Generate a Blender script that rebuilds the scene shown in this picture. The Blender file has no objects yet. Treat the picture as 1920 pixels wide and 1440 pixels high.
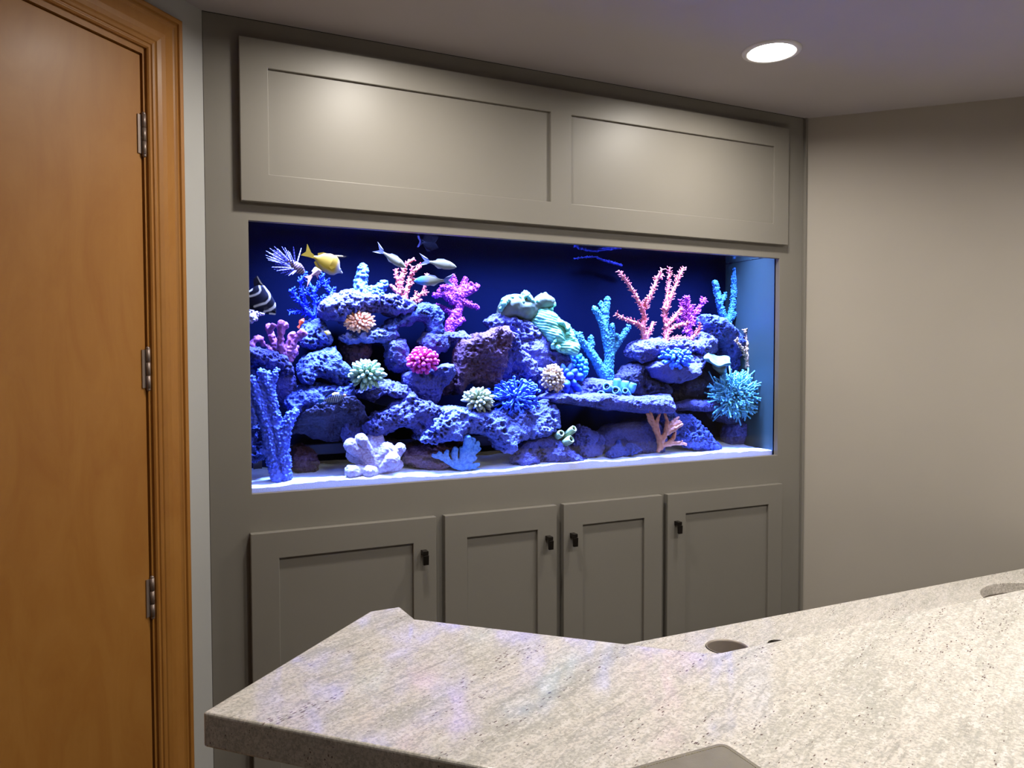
import bpy, bmesh, math, random
import numpy as np
from mathutils import Vector, Matrix

SC = bpy.context.scene
COL = SC.collection

# ------------------------------------------------------------------ camera
# world: x runs along the cabinet wall, +y goes into that wall, z is up, metres
CAM = np.array([-0.1149, -2.0836, 1.5641])
R_ = np.array([0.90553385, -0.42427027, -0.00178505])
U_ = np.array([0.01628528, 0.0305534, 0.99940046])
F_ = np.array([0.42396136, 0.90502002, -0.0345765])
FPX = 1417.54
cd = bpy.data.cameras.new('camera'); cam = bpy.data.objects.new('camera', cd); COL.objects.link(cam)
cd.sensor_width = 36.0; cd.lens = FPX / 1920 * 36.0; cd.clip_start = 0.02; cd.clip_end = 50
cam.matrix_world = Matrix(((R_[0], U_[0], -F_[0], CAM[0]), (R_[1], U_[1], -F_[1], CAM[1]),
                           (R_[2], U_[2], -F_[2], CAM[2]), (0, 0, 0, 1)))
SC.camera = cam

# ------------------------------------------------------------------ world, light, exposure
SC.view_settings.view_transform = 'Standard'; SC.view_settings.look = 'None'
SC.view_settings.exposure = 0.0; SC.view_settings.gamma = 1.0; SC.view_settings.use_curve_mapping = False
SC.cycles.max_bounces = 10; SC.cycles.diffuse_bounces = 5; SC.cycles.transparent_max_bounces = 24
SC.cycles.sample_clamp_indirect = 4.0
w = bpy.data.worlds.new('world'); SC.world = w; w.use_nodes = True
w.node_tree.nodes['Background'].inputs[0].default_value = (0.0, 0.0, 0.0, 1)
LAMP = 290.0                       # emission of the recessed ceiling lights
LAMP_COL = (1.0, 0.935, 0.84)
# the aquarium's own lamps hang in the hood above the water, behind the upper panel
for i, x in enumerate((0.42, 1.02, 1.62)):
    ld = bpy.data.lights.new('aquarium_lamp', 'AREA'); lo = bpy.data.objects.new('aquarium_lamp', ld); COL.objects.link(lo)
    ld.shape = 'RECTANGLE'; ld.size = 0.50; ld.size_y = 0.06; ld.energy = 90.0
    ld.color = (0.165, 0.235, 1.0); ld.spread = math.radians(70)
    lo.location = (x, 0.092, 2.16); lo.rotation_euler = (math.radians(2), 0, 0)

# ------------------------------------------------------------------ helpers
def T(px, py, y):
    """point on the plane at depth y that the photograph shows at (px, py)"""
    d = (px - 960) / FPX * R_ + (720 - py) / FPX * U_ + F_
    t = (y - CAM[1]) / d[1]
    return CAM + t * d
def PXM(px, py, y):
    """metres per photo pixel there"""
    d = (px - 960) / FPX * R_ + (720 - py) / FPX * U_ + F_
    return (y - CAM[1]) / d[1] / FPX

def tag(o, label=None, cat=None, group=None, kind=None):
    if label: o['label'] = label
    if cat: o['category'] = cat
    if group: o['group'] = group
    if kind: o['kind'] = kind
    return o
def empty(name, loc, label=None, cat=None, group=None):
    o = bpy.data.objects.new(name, None); COL.objects.link(o); o.location = loc; o.empty_display_size = 0.05
    return tag(o, label, cat, group)
def link(name, me, mat=None, parent=None, smooth=False):
    o = bpy.data.objects.new(name, me); COL.objects.link(o)
    if mat is not None and not me.materials:
        for m in (mat if isinstance(mat, (list, tuple)) else [mat]): me.materials.append(m)
    if parent is not None:
        o.parent = parent
        if parent.parent is not None and False: pass
        o.matrix_parent_inverse = parent_world(parent).inverted()
    if smooth: me.shade_smooth()
    return o
def parent_world(o):
    m = Matrix.LocRotScale(o.location, o.rotation_euler, o.scale)
    if o.parent is not None: m = parent_world(o.parent) @ o.matrix_parent_inverse @ m
    return m
def mesh(name, V, Fc):
    me = bpy.data.meshes.new(name)
    me.from_pydata([tuple(v) for v in V], [], [tuple(f) for f in Fc]); me.validate(); me.update()
    return me
def bevel(o, width, seg=2, ang=40):
    m = o.modifiers.new('edge', 'BEVEL'); m.width = width; m.segments = seg
    m.limit_method = 'ANGLE'; m.angle_limit = math.radians(ang); m.harden_normals = False
    return o

class MB:
    def __init__(s): s.V = []; s.F = []
    def add(s, V, Fc):
        n = len(s.V); s.V += [tuple(float(c) for c in v) for v in V]; s.F += [tuple(i + n for i in f) for f in Fc]
    def box(s, a, b):
        x0, y0, z0 = a; x1, y1, z1 = b
        s.add([(x0,y0,z0),(x1,y0,z0),(x1,y1,z0),(x0,y1,z0),(x0,y0,z1),(x1,y0,z1),(x1,y1,z1),(x0,y1,z1)],
              [(0,3,2,1),(4,5,6,7),(0,1,5,4),(1,2,6,5),(2,3,7,6),(3,0,4,7)])
    def tube(s, P, Rr, n=8, cap=True):
        P = [np.array(p, float) for p in P]; k = len(P); V = []; Fc = []
        ref = np.array([0.31, 0.87, 0.38])
        for i in range(k):
            t = P[min(i+1, k-1)] - P[max(i-1, 0)]; t = t / (np.linalg.norm(t) + 1e-12)
            a = np.cross(t, ref); a /= np.linalg.norm(a) + 1e-9; b = np.cross(t, a)
            for j in range(n):
                an = 2 * math.pi * j / n
                V.append(P[i] + Rr[i] * (a * math.cos(an) + b * math.sin(an)))
        for i in range(k - 1):
            for j in range(n):
                j2 = (j + 1) % n
                Fc.append((i*n+j, (i+1)*n+j, (i+1)*n+j2, i*n+j2))
        if cap:
            Fc.append(tuple(range(n))); Fc.append(tuple((k-1)*n + n-1-j for j in range(n)))
        s.add(V, Fc)
    def finger(s, p, q, r0, r1, n=7, tip=True):
        """a tapering finger with a rounded tip from p to q"""
        p = np.array(p, float); q = np.array(q, float); d = q - p; L = np.linalg.norm(d) + 1e-9; d /= L
        s.tube([p, p + d*(L*0.5), q - d*r1*0.9, q - d*r1*0.35, q], [r0, (r0+r1)/2, r1, r1*0.75, r1*0.2], n)
    def ball(s, c, r, n=8, m=6, sc=(1,1,1)):
        V = [(c[0], c[1], c[2] - r*sc[2])]; Fc = []
        for i in range(1, m):
            ph = math.pi * i / m
            for j in range(n):
                an = 2*math.pi*j/n
                V.append((c[0]+r*sc[0]*math.sin(ph)*math.cos(an), c[1]+r*sc[1]*math.sin(ph)*math.sin(an), c[2]-r*sc[2]*math.cos(ph)))
        V.append((c[0], c[1], c[2] + r*sc[2])); top = len(V) - 1
        for j in range(n): Fc.append((0, 1+(j+1)%n, 1+j))
        for i in range(m-2):
            for j in range(n):
                a = 1+i*n+j; b = 1+i*n+(j+1)%n
                Fc.append((a, b, b+n, a+n))
        for j in range(n): Fc.append((top, 1+(m-2)*n+j, 1+(m-2)*n+(j+1)%n))
        s.add(V, Fc)
    def plate(s, pts, thick, axis):
        """flat polygon with thickness along axis"""
        ax = np.array(axis, float); ax /= np.linalg.norm(ax); n = len(pts)
        V = [np.array(p, float) - ax*thick/2 for p in pts] + [np.array(p, float) + ax*thick/2 for p in pts]
        Fc = [tuple(range(n-1, -1, -1)), tuple(range(n, 2*n))] + [(i, (i+1)%n, n+(i+1)%n, n+i) for i in range(n)]
        s.add(V, Fc)
    def build(s, name, mat=None, parent=None, smooth=False):
        return link(name, mesh(name, s.V, s.F), mat, parent, smooth)

def grid_frame(xc, zc, holes, y0, y1):
    """board in the x-z plane with rectangular openings (cell indexes), thickness y0..y1"""
    V = []; idx = {}
    def v(i, k, s):
        if (i, k, s) not in idx: idx[(i, k, s)] = len(V); V.append((xc[i], (y0, y1)[s], zc[k]))
        return idx[(i, k, s)]
    Fc = []; nx, nz = len(xc)-1, len(zc)-1
    solid = lambda i, k: 0 <= i < nx and 0 <= k < nz and (i, k) not in holes
    for i in range(nx):
        for k in range(nz):
            if not solid(i, k): continue
            Fc.append((v(i,k,0), v(i+1,k,0), v(i+1,k+1,0), v(i,k+1,0)))
            Fc.append((v(i,k,1), v(i,k+1,1), v(i+1,k+1,1), v(i+1,k,1)))
            if not solid(i-1,k): Fc.append((v(i,k,0), v(i,k+1,0), v(i,k+1,1), v(i,k,1)))
            if not solid(i+1,k): Fc.append((v(i+1,k,0), v(i+1,k,1), v(i+1,k+1,1), v(i+1,k+1,0)))
            if not solid(i,k-1): Fc.append((v(i,k,0), v(i,k,1), v(i+1,k,1), v(i+1,k,0)))
            if not solid(i,k+1): Fc.append((v(i,k+1,0), v(i+1,k+1,0), v(i+1,k+1,1), v(i,k+1,1)))
    return V, Fc

def slab_mesh(name, outline, holes, z0, z1, hn=40):
    bm = bmesh.new()
    def loop(pts):
        vs = [bm.verts.new((p[0], p[1], z1)) for p in pts]
        return [bm.edges.new((vs[i], vs[(i+1) % len(vs)])) for i in range(len(vs))]
    ed = loop(outline)
    for h in holes: ed += loop(h)
    bmesh.ops.triangle_fill(bm, use_beauty=True, use_dissolve=False, edges=ed)
    for f in bm.faces:
        if f.normal.z < 0: f.normal_flip()
    top = list(bm.faces)
    r = bmesh.ops.extrude_face_region(bm, geom=top)
    nv = [g for g in r['geom'] if isinstance(g, bmesh.types.BMVert)]
    # the extruded copy becomes the top, the old faces the bottom
    for vtx in bm.verts:
        if vtx not in set(nv): pass
    s = set(nv)
    for vtx in bm.verts:
        if vtx not in s: vtx.co.z = z0
    bmesh.ops.recalc_face_normals(bm, faces=bm.faces)
    me = bpy.data.meshes.new(name); bm.to_mesh(me); bm.free()
    return me

# ---- noise on numpy arrays
def _hash(i, j, k, seed):
    h = (i.astype(np.uint32)*np.uint32(374761393) + j.astype(np.uint32)*np.uint32(668265263)
         + k.astype(np.uint32)*np.uint32(2147483647) + np.uint32((seed*974634777) & 0xffffffff))
    h = (h ^ (h >> np.uint32(13))) * np.uint32(1274126177)
    h ^= h >> np.uint32(16); h = h * np.uint32(2246822519); h ^= h >> np.uint32(15)
    return h
def vnoise(P, seed=0):
    Pi = np.floor(P).astype(np.int64); f = P - Pi; f = f*f*(3-2*f); out = 0
    for a in (0, 1):
        wa = f[:, 0] if a else 1-f[:, 0]
        for b in (0, 1):
            wb = wa*(f[:, 1] if b else 1-f[:, 1])
            for c in (0, 1):
                wc = wb*(f[:, 2] if c else 1-f[:, 2])
                out = out + wc*(_hash(Pi[:, 0]+a, Pi[:, 1]+b, Pi[:, 2]+c, seed) / 2147483648.0 - 1.0)
    return out
def worley(P, seed=0):
    Pi = np.floor(P).astype(np.int64); best = np.full(len(P), 9.0)
    for a in (-1, 0, 1):
        for b in (-1, 0, 1):
            for c in (-1, 0, 1):
                q = Pi + np.array([a, b, c]); h = _hash(q[:, 0], q[:, 1], q[:, 2], seed)
                ox = (h & np.uint32(1023))/1023.0; oy = ((h >> np.uint32(10)) & np.uint32(1023))/1023.0; oz = ((h >> np.uint32(20)) & np.uint32(1023))/1023.0
                d = (q[:, 0]+ox-P[:, 0])**2 + (q[:, 1]+oy-P[:, 1])**2 + (q[:, 2]+oz-P[:, 2])**2
                best = np.minimum(best, d)
    return np.sqrt(best)
def sstep(a, b, x):
    t = np.clip((x-a)/(b-a), 0, 1); return t*t*(3-2*t)

# ---- surface from a sampled distance field
def nets(vals, lo, h):
    s = vals < 0
    nx, ny, nz = vals.shape
    c = [(0,0,0),(1,0,0),(0,1,0),(1,1,0),(0,0,1),(1,0,1),(0,1,1),(1,1,1)]
    sub = lambda A, o: A[o[0]:nx-1+o[0], o[1]:ny-1+o[1], o[2]:nz-1+o[2]]
    cnt = sum(sub(s, o).astype(np.int8) for o in c)
    act = (cnt > 0) & (cnt < 8)
    I = np.argwhere(act); n = len(I)
    idx = np.full(act.shape, -1, np.int64); idx[act] = np.arange(n)
    acc = np.zeros((n, 3)); num = np.zeros(n)
    cv = np.stack([vals[I[:, 0]+o[0], I[:, 1]+o[1], I[:, 2]+o[2]] for o in c], 1)
    for a in range(8):
        for b in range(a+1, 8):
            if sum(abs(c[a][q]-c[b][q]) for q in range(3)) != 1: continue
            va, vb = cv[:, a], cv[:, b]; m = (va < 0) != (vb < 0)
            t = np.where(m, va/np.where(m, va-vb, 1), 0)
            p = np.array(c[a]) + t[:, None]*(np.array(c[b])-np.array(c[a]))
            acc += p*m[:, None]; num += m
    V = (I + acc/np.maximum(num, 1)[:, None])*h + np.array(lo)
    Q = []
    for ax in range(3):
        b, d = (ax+1) % 3, (ax+2) % 3
        sl0 = [slice(None)]*3; sl1 = [slice(None)]*3; sl0[ax] = slice(0, -1); sl1[ax] = slice(1, None)
        s0 = s[tuple(sl0)]; s1 = s[tuple(sl1)]
        E = np.argwhere(s0 != s1)
        ok = (E[:, b] >= 1) & (E[:, d] >= 1) & (E[:, b] < vals.shape[b]-1) & (E[:, d] < vals.shape[d]-1)
        E = E[ok]; ins = s0[tuple(E.T)]
        def cell(db, dd):
            C = E.copy(); C[:, b] += db; C[:, d] += dd; return idx[tuple(C.T)]
        q = np.stack([cell(-1,-1), cell(0,-1), cell(0,0), cell(-1,0)], 1)
        q[~ins] = q[~ins][:, ::-1]; Q.append(q)
    Q = np.concatenate(Q); Q = Q[(Q >= 0).all(1)]
    return V, Q
def vnormals(V, Q):
    n = np.cross(V[Q[:, 2]]-V[Q[:, 0]], V[Q[:, 3]]-V[Q[:, 1]])
    N = np.zeros_like(V)
    for j in range(4):
        for k in range(3): N[:, k] += np.bincount(Q[:, j], n[:, k], len(V))
    return N/(np.linalg.norm(N, axis=1)[:, None]+1e-12)
def np_mesh(name, V, Q):
    me = bpy.data.meshes.new(name); n, m = len(V), len(Q)
    me.vertices.add(n); me.vertices.foreach_set('co', V.astype(np.float32).ravel())
    me.loops.add(m*4); me.loops.foreach_set('vertex_index', Q.astype(np.int32).ravel())
    me.polygons.add(m); me.polygons.foreach_set('loop_start', (np.arange(m)*4).astype(np.int32))
    me.polygons.foreach_set('loop_total', np.full(m, 4, np.int32))
    me.update(calc_edges=True); me.validate(); me.shade_smooth()
    return me

def poly_sdf(X, Z, P):
    P = np.array(P); d = np.full(X.shape, 1e9); ins = np.zeros(X.shape, bool); n = len(P)
    for i in range(n):
        a = P[i]; b = P[(i+1) % n]; e = b-a
        wx = X-a[0]; wz = Z-a[1]; t = np.clip((wx*e[0]+wz*e[1])/(e@e+1e-12), 0, 1)
        d = np.minimum(d, (wx-e[0]*t)**2+(wz-e[1]*t)**2)
        c = (a[1] > Z) != (b[1] > Z)
        xx = a[0]+(Z-a[1])/(e[1] if abs(e[1]) > 1e-12 else 1e-12)*e[0]
        ins ^= c & (X < xx)
    d = np.sqrt(d); return np.where(ins, -d, d)

YF, YB = 0.036, 0.286            # water between front glass and back panel
def rock_mesh(name, out, yc, hy, tilt=0.0, pit=1.0, seed=0, rough=1.0, h=0.0034, mode='rock', rnd=0.03, amp=0.007):
    P = np.array([T(a, b, yc)[[0, 2]] for a, b in out]); zc = P[:, 1].mean(); xc = P[:, 0].mean()
    lo = np.array([P[:, 0].min()-.012, max(YF-.004, yc-hy-.03), P[:, 1].min()-.012])
    hi = np.array([P[:, 0].max()+.012, min(YB+.006, yc+hy+.03), P[:, 1].max()+.012])
    nx, ny, nz = (np.ceil((hi-lo)/h).astype(int)+1)
    gx = lo[0]+np.arange(nx)*h; gy = lo[1]+np.arange(ny)*h; gz = lo[2]+np.arange(nz)*h
    X, Z = np.meshgrid(gx, gz, indexing='ij'); d2 = poly_sdf(X, Z, P)
    Q2 = np.stack([X.ravel(), np.full(X.size, seed*1.7), Z.ravel()], 1)
    yo = (-tilt*(Z-zc) + 0.012*vnoise(Q2*16, seed).reshape(X.shape)*rough)
    hv = hy*(1+0.25*vnoise(Q2*22+9, seed+3).reshape(X.shape))
    r = min(rnd, hy*.95)
    A = (d2-.003+r)[:, None, :]; B = np.abs(gy[None, :, None]-yc-yo[:, None, :])-hv[:, None, :]+r
    sd = np.minimum(np.maximum(A, B), 0)+np.hypot(np.maximum(A, 0), np.maximum(B, 0))-r
    band = np.abs(sd) < 0.018
    I = np.argwhere(band); Pt = I*h+lo
    sd[band] += amp*rough*vnoise(Pt*np.array([30, 30, 42]), seed+1) + 0.5*amp*rough*vnoise(Pt*75, seed+2)
    # stay inside the tank
    gyb = np.broadcast_to(gy[None, :, None], sd.shape)
    sd = np.maximum(sd, np.maximum(YF-gyb, gyb-YB))
    sd[0] = sd[-1] = .01; sd[:, 0] = sd[:, -1] = .01; sd[:, :, 0] = sd[:, :, -1] = .01
    V, Q = nets(sd, lo, h)
    N = vnormals(V, Q)
    if mode == 'rock':
        rid = 1-np.abs(vnoise(V*80, seed+5))
        d = .0024*rough*vnoise(V*140, seed+4)+.0058*rough*(rid-.62)
        mask = sstep(-.25, .2, vnoise(V*20, seed+7))
        f = worley(V/np.array([.0105, .0105, .009]), seed+8); d -= pit*.0095*sstep(.5, .25, f)*mask
        f2 = worley(V/.026, seed+9); d -= pit*.012*sstep(.42, .2, f2)*sstep(.0, .3, vnoise(V*17, seed+11))
    elif mode == 'folds':
        wv = vnoise(V*28, seed+5)*1.6+vnoise(V*11, seed+6)*2.0
        d = .0030*np.sin((V[:, 2]*1.0+V[:, 0]*.35)/.0031*2.2+wv*2.4)*.55+.006*vnoise(V*38, seed+2)+.002*vnoise(V*90, seed+3)
    else:
        d = .0012*vnoise(V*60, seed+4)*rough
    V = V+N*d[:, None]
    V[:, 1] = np.clip(V[:, 1], YF-.001, YB+.002)
    return np_mesh(name, V, Q)

def chain_mesh(name, chains, h=0.0023, k=0.004, bump=0.0, cell=0.006, seed=0, rough=0.0012, squash=1.0):
    """surface around tapering chains [(points, radii), ...]"""
    segs = []
    for P, Rr in chains:
        for i in range(len(P)-1): segs.append((np.array(P[i]), np.array(P[i+1]), Rr[i], Rr[i+1]))
    A = np.array([s[0] for s in segs]+[s[1] for s in segs]); rm = max(max(s[2], s[3]) for s in segs)
    lo = A.min(0)-rm-.008; hi = A.max(0)+rm+.008
    n = np.ceil((hi-lo)/h).astype(int)+1
    sd = np.full(tuple(n), .02)
    for a, b, r0, r1 in segs:
        mg = max(r0, r1)+.012
        i0 = np.maximum(np.floor((np.minimum(a, b)-mg-lo)/h).astype(int), 0); i1 = np.minimum(np.ceil((np.maximum(a, b)+mg-lo)/h).astype(int)+1, n)
        g = [lo[q]+np.arange(i0[q], i1[q])*h for q in range(3)]
        X, Y, Z = np.meshgrid(*g, indexing='ij'); e = b-a
        t = np.clip(((X-a[0])*e[0]+(Y-a[1])*e[1]+(Z-a[2])*e[2])/(e@e+1e-12), 0, 1)
        d = np.sqrt((X-a[0]-e[0]*t)**2+((Y-a[1]-e[1]*t)*squash)**2+(Z-a[2]-e[2]*t)**2)-(r0+(r1-r0)*t)
        S = sd[i0[0]:i1[0], i0[1]:i1[1], i0[2]:i1[2]]
        hh = np.clip(.5+.5*(S-d)/k, 0, 1); sd[i0[0]:i1[0], i0[1]:i1[1], i0[2]:i1[2]] = S+(d-S)*hh-k*hh*(1-hh)
    V, Q = nets(sd, lo, h); N = vnormals(V, Q)
    d = rough*vnoise(V*180, seed)+rough*vnoise(V*70, seed+1)
    if bump: d += bump*(1-np.clip(worley(V/cell, seed+3)/.62, 0, 1)**2)-bump*.35
    V = V+N*d[:, None]
    V[:, 1] = np.clip(V[:, 1], YF-.001, YB+.004)
    return np_mesh(name, V, Q)

# ------------------------------------------------------------------ materials
class NT:
    def __init__(s, name):
        s.m = bpy.data.materials.new(name); s.m.use_nodes = True; s.t = s.m.node_tree; s.n = s.t.nodes; s.l = s.t.links
        s.b = s.n['Principled BSDF']; s.out = s.n['Material Output']
    def node(s, typ, ins=None, **kw):
        nd = s.n.new(typ)
        for k, v in kw.items(): setattr(nd, k, v)
        for k, v in (ins or {}).items():
            sock = nd.inputs[k]
            if isinstance(v, bpy.types.NodeSocket): s.l.new(v, sock)
            else: sock.default_value = v
        return nd
    def coords(s, scale=(1,1,1), rot=(0,0,0), kind='Object'):
        tc = s.node('ShaderNodeTexCoord'); mp = s.node('ShaderNodeMapping', {'Vector': tc.outputs[kind]})
        if any(rot):        # turn first, then stretch
            mp.vector_type = 'TEXTURE'; scale = tuple(1/q for q in scale)
        mp.inputs['Scale'].default_value = scale; mp.inputs['Rotation'].default_value = rot
        return mp.outputs[0]
    def noise(s, vec, scale, detail=4, rough=.55, dist=0.0):
        nd = s.node('ShaderNodeTexNoise', {'Scale': scale, 'Detail': detail, 'Roughness': rough, 'Distortion': dist})
        if vec is not None: s.l.new(vec, nd.inputs['Vector'])
        return nd.outputs[0]
    def ramp(s, fac, stops, interp='LINEAR'):
        nd = s.node('ShaderNodeValToRGB', {'Fac': fac}); cr = nd.color_ramp; cr.interpolation = interp
        while len(cr.elements) < len(stops): cr.elements.new(.5)
        for e, (p, c) in zip(cr.elements, stops):
            e.position = p; e.color = (*c, 1) if len(c) == 3 else c
        return nd.outputs[0]
    def mix(s, f, a, b, mode='MIX'):
        nd = s.node('ShaderNodeMix', data_type='RGBA', blend_type=mode)
        for k, v in ((0, f), (6, a), (7, b)):
            if isinstance(v, bpy.types.NodeSocket): s.l.new(v, nd.inputs[k])
            else: nd.inputs[k].default_value = v if k == 0 else (*v, 1)
        return nd.outputs[2]
    def math(s, op, a, b=0.0, c=0.0):
        nd = s.node('ShaderNodeMath', operation=op)
        for k, v in ((0, a), (1, b), (2, c)):
            if isinstance(v, bpy.types.NodeSocket): s.l.new(v, nd.inputs[k])
            else: nd.inputs[k].default_value = v
        return nd.outputs[0]
    def set(s, **kw):
        for k, v in kw.items():
            sock = s.b.inputs[{'color': 'Base Color', 'rough': 'Roughness', 'spec': 'Specular IOR Level', 'metal': 'Metallic', 'coat': 'Coat Weight', 'coatr': 'Coat Roughness', 'normal': 'Normal', 'emit': 'Emission Color', 'emits': 'Emission Strength', 'sss': 'Subsurface Weight'}[k]]
            if isinstance(v, bpy.types.NodeSocket): s.l.new(v, sock)
            else: sock.default_value = (*v, 1) if isinstance(v, tuple) and len(v) == 3 else v
        return s
    def bump(s, h, strength=.3, dist=.002):
        nd = s.node('ShaderNodeBump', {'Strength': strength, 'Distance': dist, 'Height': h})
        s.l.new(nd.outputs[0], s.b.inputs['Normal'])
        return s
def lin(r, g, b):
    f = lambda c: (c/255/12.92) if c/255 <= .04045 else ((c/255+.055)/1.055)**2.4
    return (f(r), f(g), f(b))

def simple(name, col, rough=.5, spec=.5, metal=0.0):
    return NT(name).set(color=col, rough=rough, spec=spec, metal=metal).m
def paint(name, col, rough, bumpscale=260, bs=.12, spec=.5, var=.04):
    n = NT(name); v = n.coords()
    a = n.noise(v, 1.6, 3)
    c = n.ramp(a, [(.3, tuple(x*(1-var) for x in col)), (.7, tuple(x*(1+var) for x in col))])
    n.set(color=c, rough=rough, spec=spec)
    n.bump(n.noise(v, bumpscale, 3), bs, .0008)
    return n.m
M_CAB = paint('cabinet_paint', (0.226, 0.211, 0.184), .43, 160, .05, .45)
M_RWALL = paint('wall_paint_greige', (0.42, 0.385, 0.335), .6, 300, .10, .3)
M_LWALL = paint('wall_paint_grey', (0.42, 0.42, 0.41), .5, 300, .10, .35)
M_BWALL = paint('wall_paint_dimmed', (0.10, 0.095, 0.09), .6, 300, .10, .3)  # dimness of the room's far end is put into this colour
M_CEIL = paint('ceiling_paint', (0.43, 0.40, 0.41), .8, 220, .2, .2)
M_FLOOR = paint('floor_tile', (0.17, 0.13, 0.095), .4, 30, .05)

def wood_mat(name, rotz=0):
    n = NT(name); v = n.coords((5, 5, 1.6))
    a = n.noise(v, 2.2, 7, .62, 1.3)
    v2 = n.coords((60, 60, 2.2)); b = n.noise(v2, 3.0, 3, .6, .2)
    v3 = n.coords((2.2, 2.2, 1.3)); g = n.noise(v3, 1.2, 3, .5, .4)
    c = n.ramp(a, [(.25, (0.30, 0.120, 0.021)), (.5, (0.345, 0.153, 0.030)), (.75, (0.385, 0.180, 0.040))])
    c = n.mix(n.math('MULTIPLY', b, .16), c, (0.25, 0.085, 0.012))
    c = n.mix(n.math('MULTIPLY', g, .35), c, (0.30, 0.105, 0.013))
    n.set(color=c, rough=.46, spec=.32, coat=.04, coatr=.25)
    n.bump(b, .05, .0006)
    return n.m
M_WOOD = wood_mat('stained_maple')
M_BRONZE = simple('oil_rubbed_bronze', (0.030, 0.024, 0.020), .35, .5, .75)
M_HINGE = simple('antique_hinge_metal', (0.27, 0.21, 0.18), .45, .5, .6)
M_STEEL = simple('brushed_steel', (0.36, 0.31, 0.27), .42, .5, .35)
M_WHITE = simple('white_trim', (0.72, 0.70, 0.70), .45)
M_BLACK = simple('black_silicone', (0.006, 0.006, 0.010), .5, .3)
M_DARK = simple('dark_cavity', (0.012, 0.012, 0.014), .8, .1)

def granite():
    n = NT('polished_granite')
    ang = math.radians(26)
    st = n.coords((4.5, 34, 34), (0, 0, ang)); st2 = n.coords((1.6, 9, 9), (0, 0, ang)); iso = n.coords((1, 1, 1))
    wv = n.noise(st2, 1.5, 5, .6, .6)
    base = n.ramp(wv, [(.30, (0.53, 0.52, 0.465)), (.45, (0.70, 0.665, 0.595)), (.56, (0.82, 0.76, 0.69)), (.70, (0.61, 0.595, 0.53))])
    s1 = n.noise(st, 2.6, 7, .72, .5)
    base = n.mix(n.ramp(s1, [(.34, (.8, .8, .8)), (.45, (0, 0, 0))]), base, (0.38, 0.36, 0.325))
    base = n.mix(n.ramp(s1, [(.55, (0, 0, 0)), (.62, (.95, .95, .95))]), base, (0.84, 0.80, 0.75))
    gr = n.noise(iso, 210, 3, .7)
    bl = n.noise(n.coords((30, 75, 75), (0, 0, ang)), 1.6, 4, .7)
    base = n.mix(n.ramp(bl, [(.36, (.75, .75, .75)), (.47, (0, 0, 0))]), base, (0.54, 0.525, 0.49))
    base = n.mix(n.ramp(bl, [(.54, (0, 0, 0)), (.62, (.8, .8, .8))]), base, (0.90, 0.86, 0.81))
    base = n.mix(n.ramp(gr, [(.40, (.6, .6, .6)), (.52, (0, 0, 0))]), base, (0.42, 0.40, 0.36))
    base = n.mix(n.ramp(gr, [(.55, (0, 0, 0)), (.66, (.7, .7, .7))]), base, (0.80, 0.77, 0.72))
    # dark garnet and mica flecks gathered in bands along the streaks
    fl = n.coords((95, 290, 200), (0, 0, ang))
    vo = n.node('ShaderNodeTexVoronoi', {'Vector': fl, 'Scale': 1.0, 'Randomness': 1.0})
    band = n.noise(n.coords((1.5, 11, 11), (0, 0, ang)), 2.2, 3, .6, .3)
    thr = n.math('MULTIPLY', n.ramp(band, [(.44, (.22, .22, .22)), (.66, (1, 1, 1))]), .38)
    isf = n.math('LESS_THAN', vo.outputs['Distance'], thr)
    pick = n.math('GREATER_THAN', n.node('ShaderNodeSeparateColor', {0: vo.outputs['Color']}).outputs[0], .76)
    f = n.math('MULTIPLY', isf, pick)
    fc = n.mix(n.noise(iso, 14, 2), (0.16, 0.125, 0.10), (0.10, 0.035, 0.045))
    base = n.mix(n.math('MULTIPLY', f, .85), base, fc)
    n.set(color=base, rough=.09, spec=.5)
    return n.m
M_GRANITE = granite()

def leather():
    n = NT('grey_leather'); v = n.coords()
    a = n.node('ShaderNodeTexVoronoi', {'Vector': v, 'Scale': 420.0}).outputs['Distance']
    n.set(color=n.ramp(n.noise(v, 30, 3), [(.3, (0.19, 0.168, 0.125)), (.7, (0.235, 0.21, 0.16))]), rough=.42, spec=.5); n.bump(a, .12, .0006)
    return n.m
M_LEATHER = leather()
M_THREAD = simple('pale_thread', (0.45, 0.40, 0.30), .8, .2)

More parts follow.
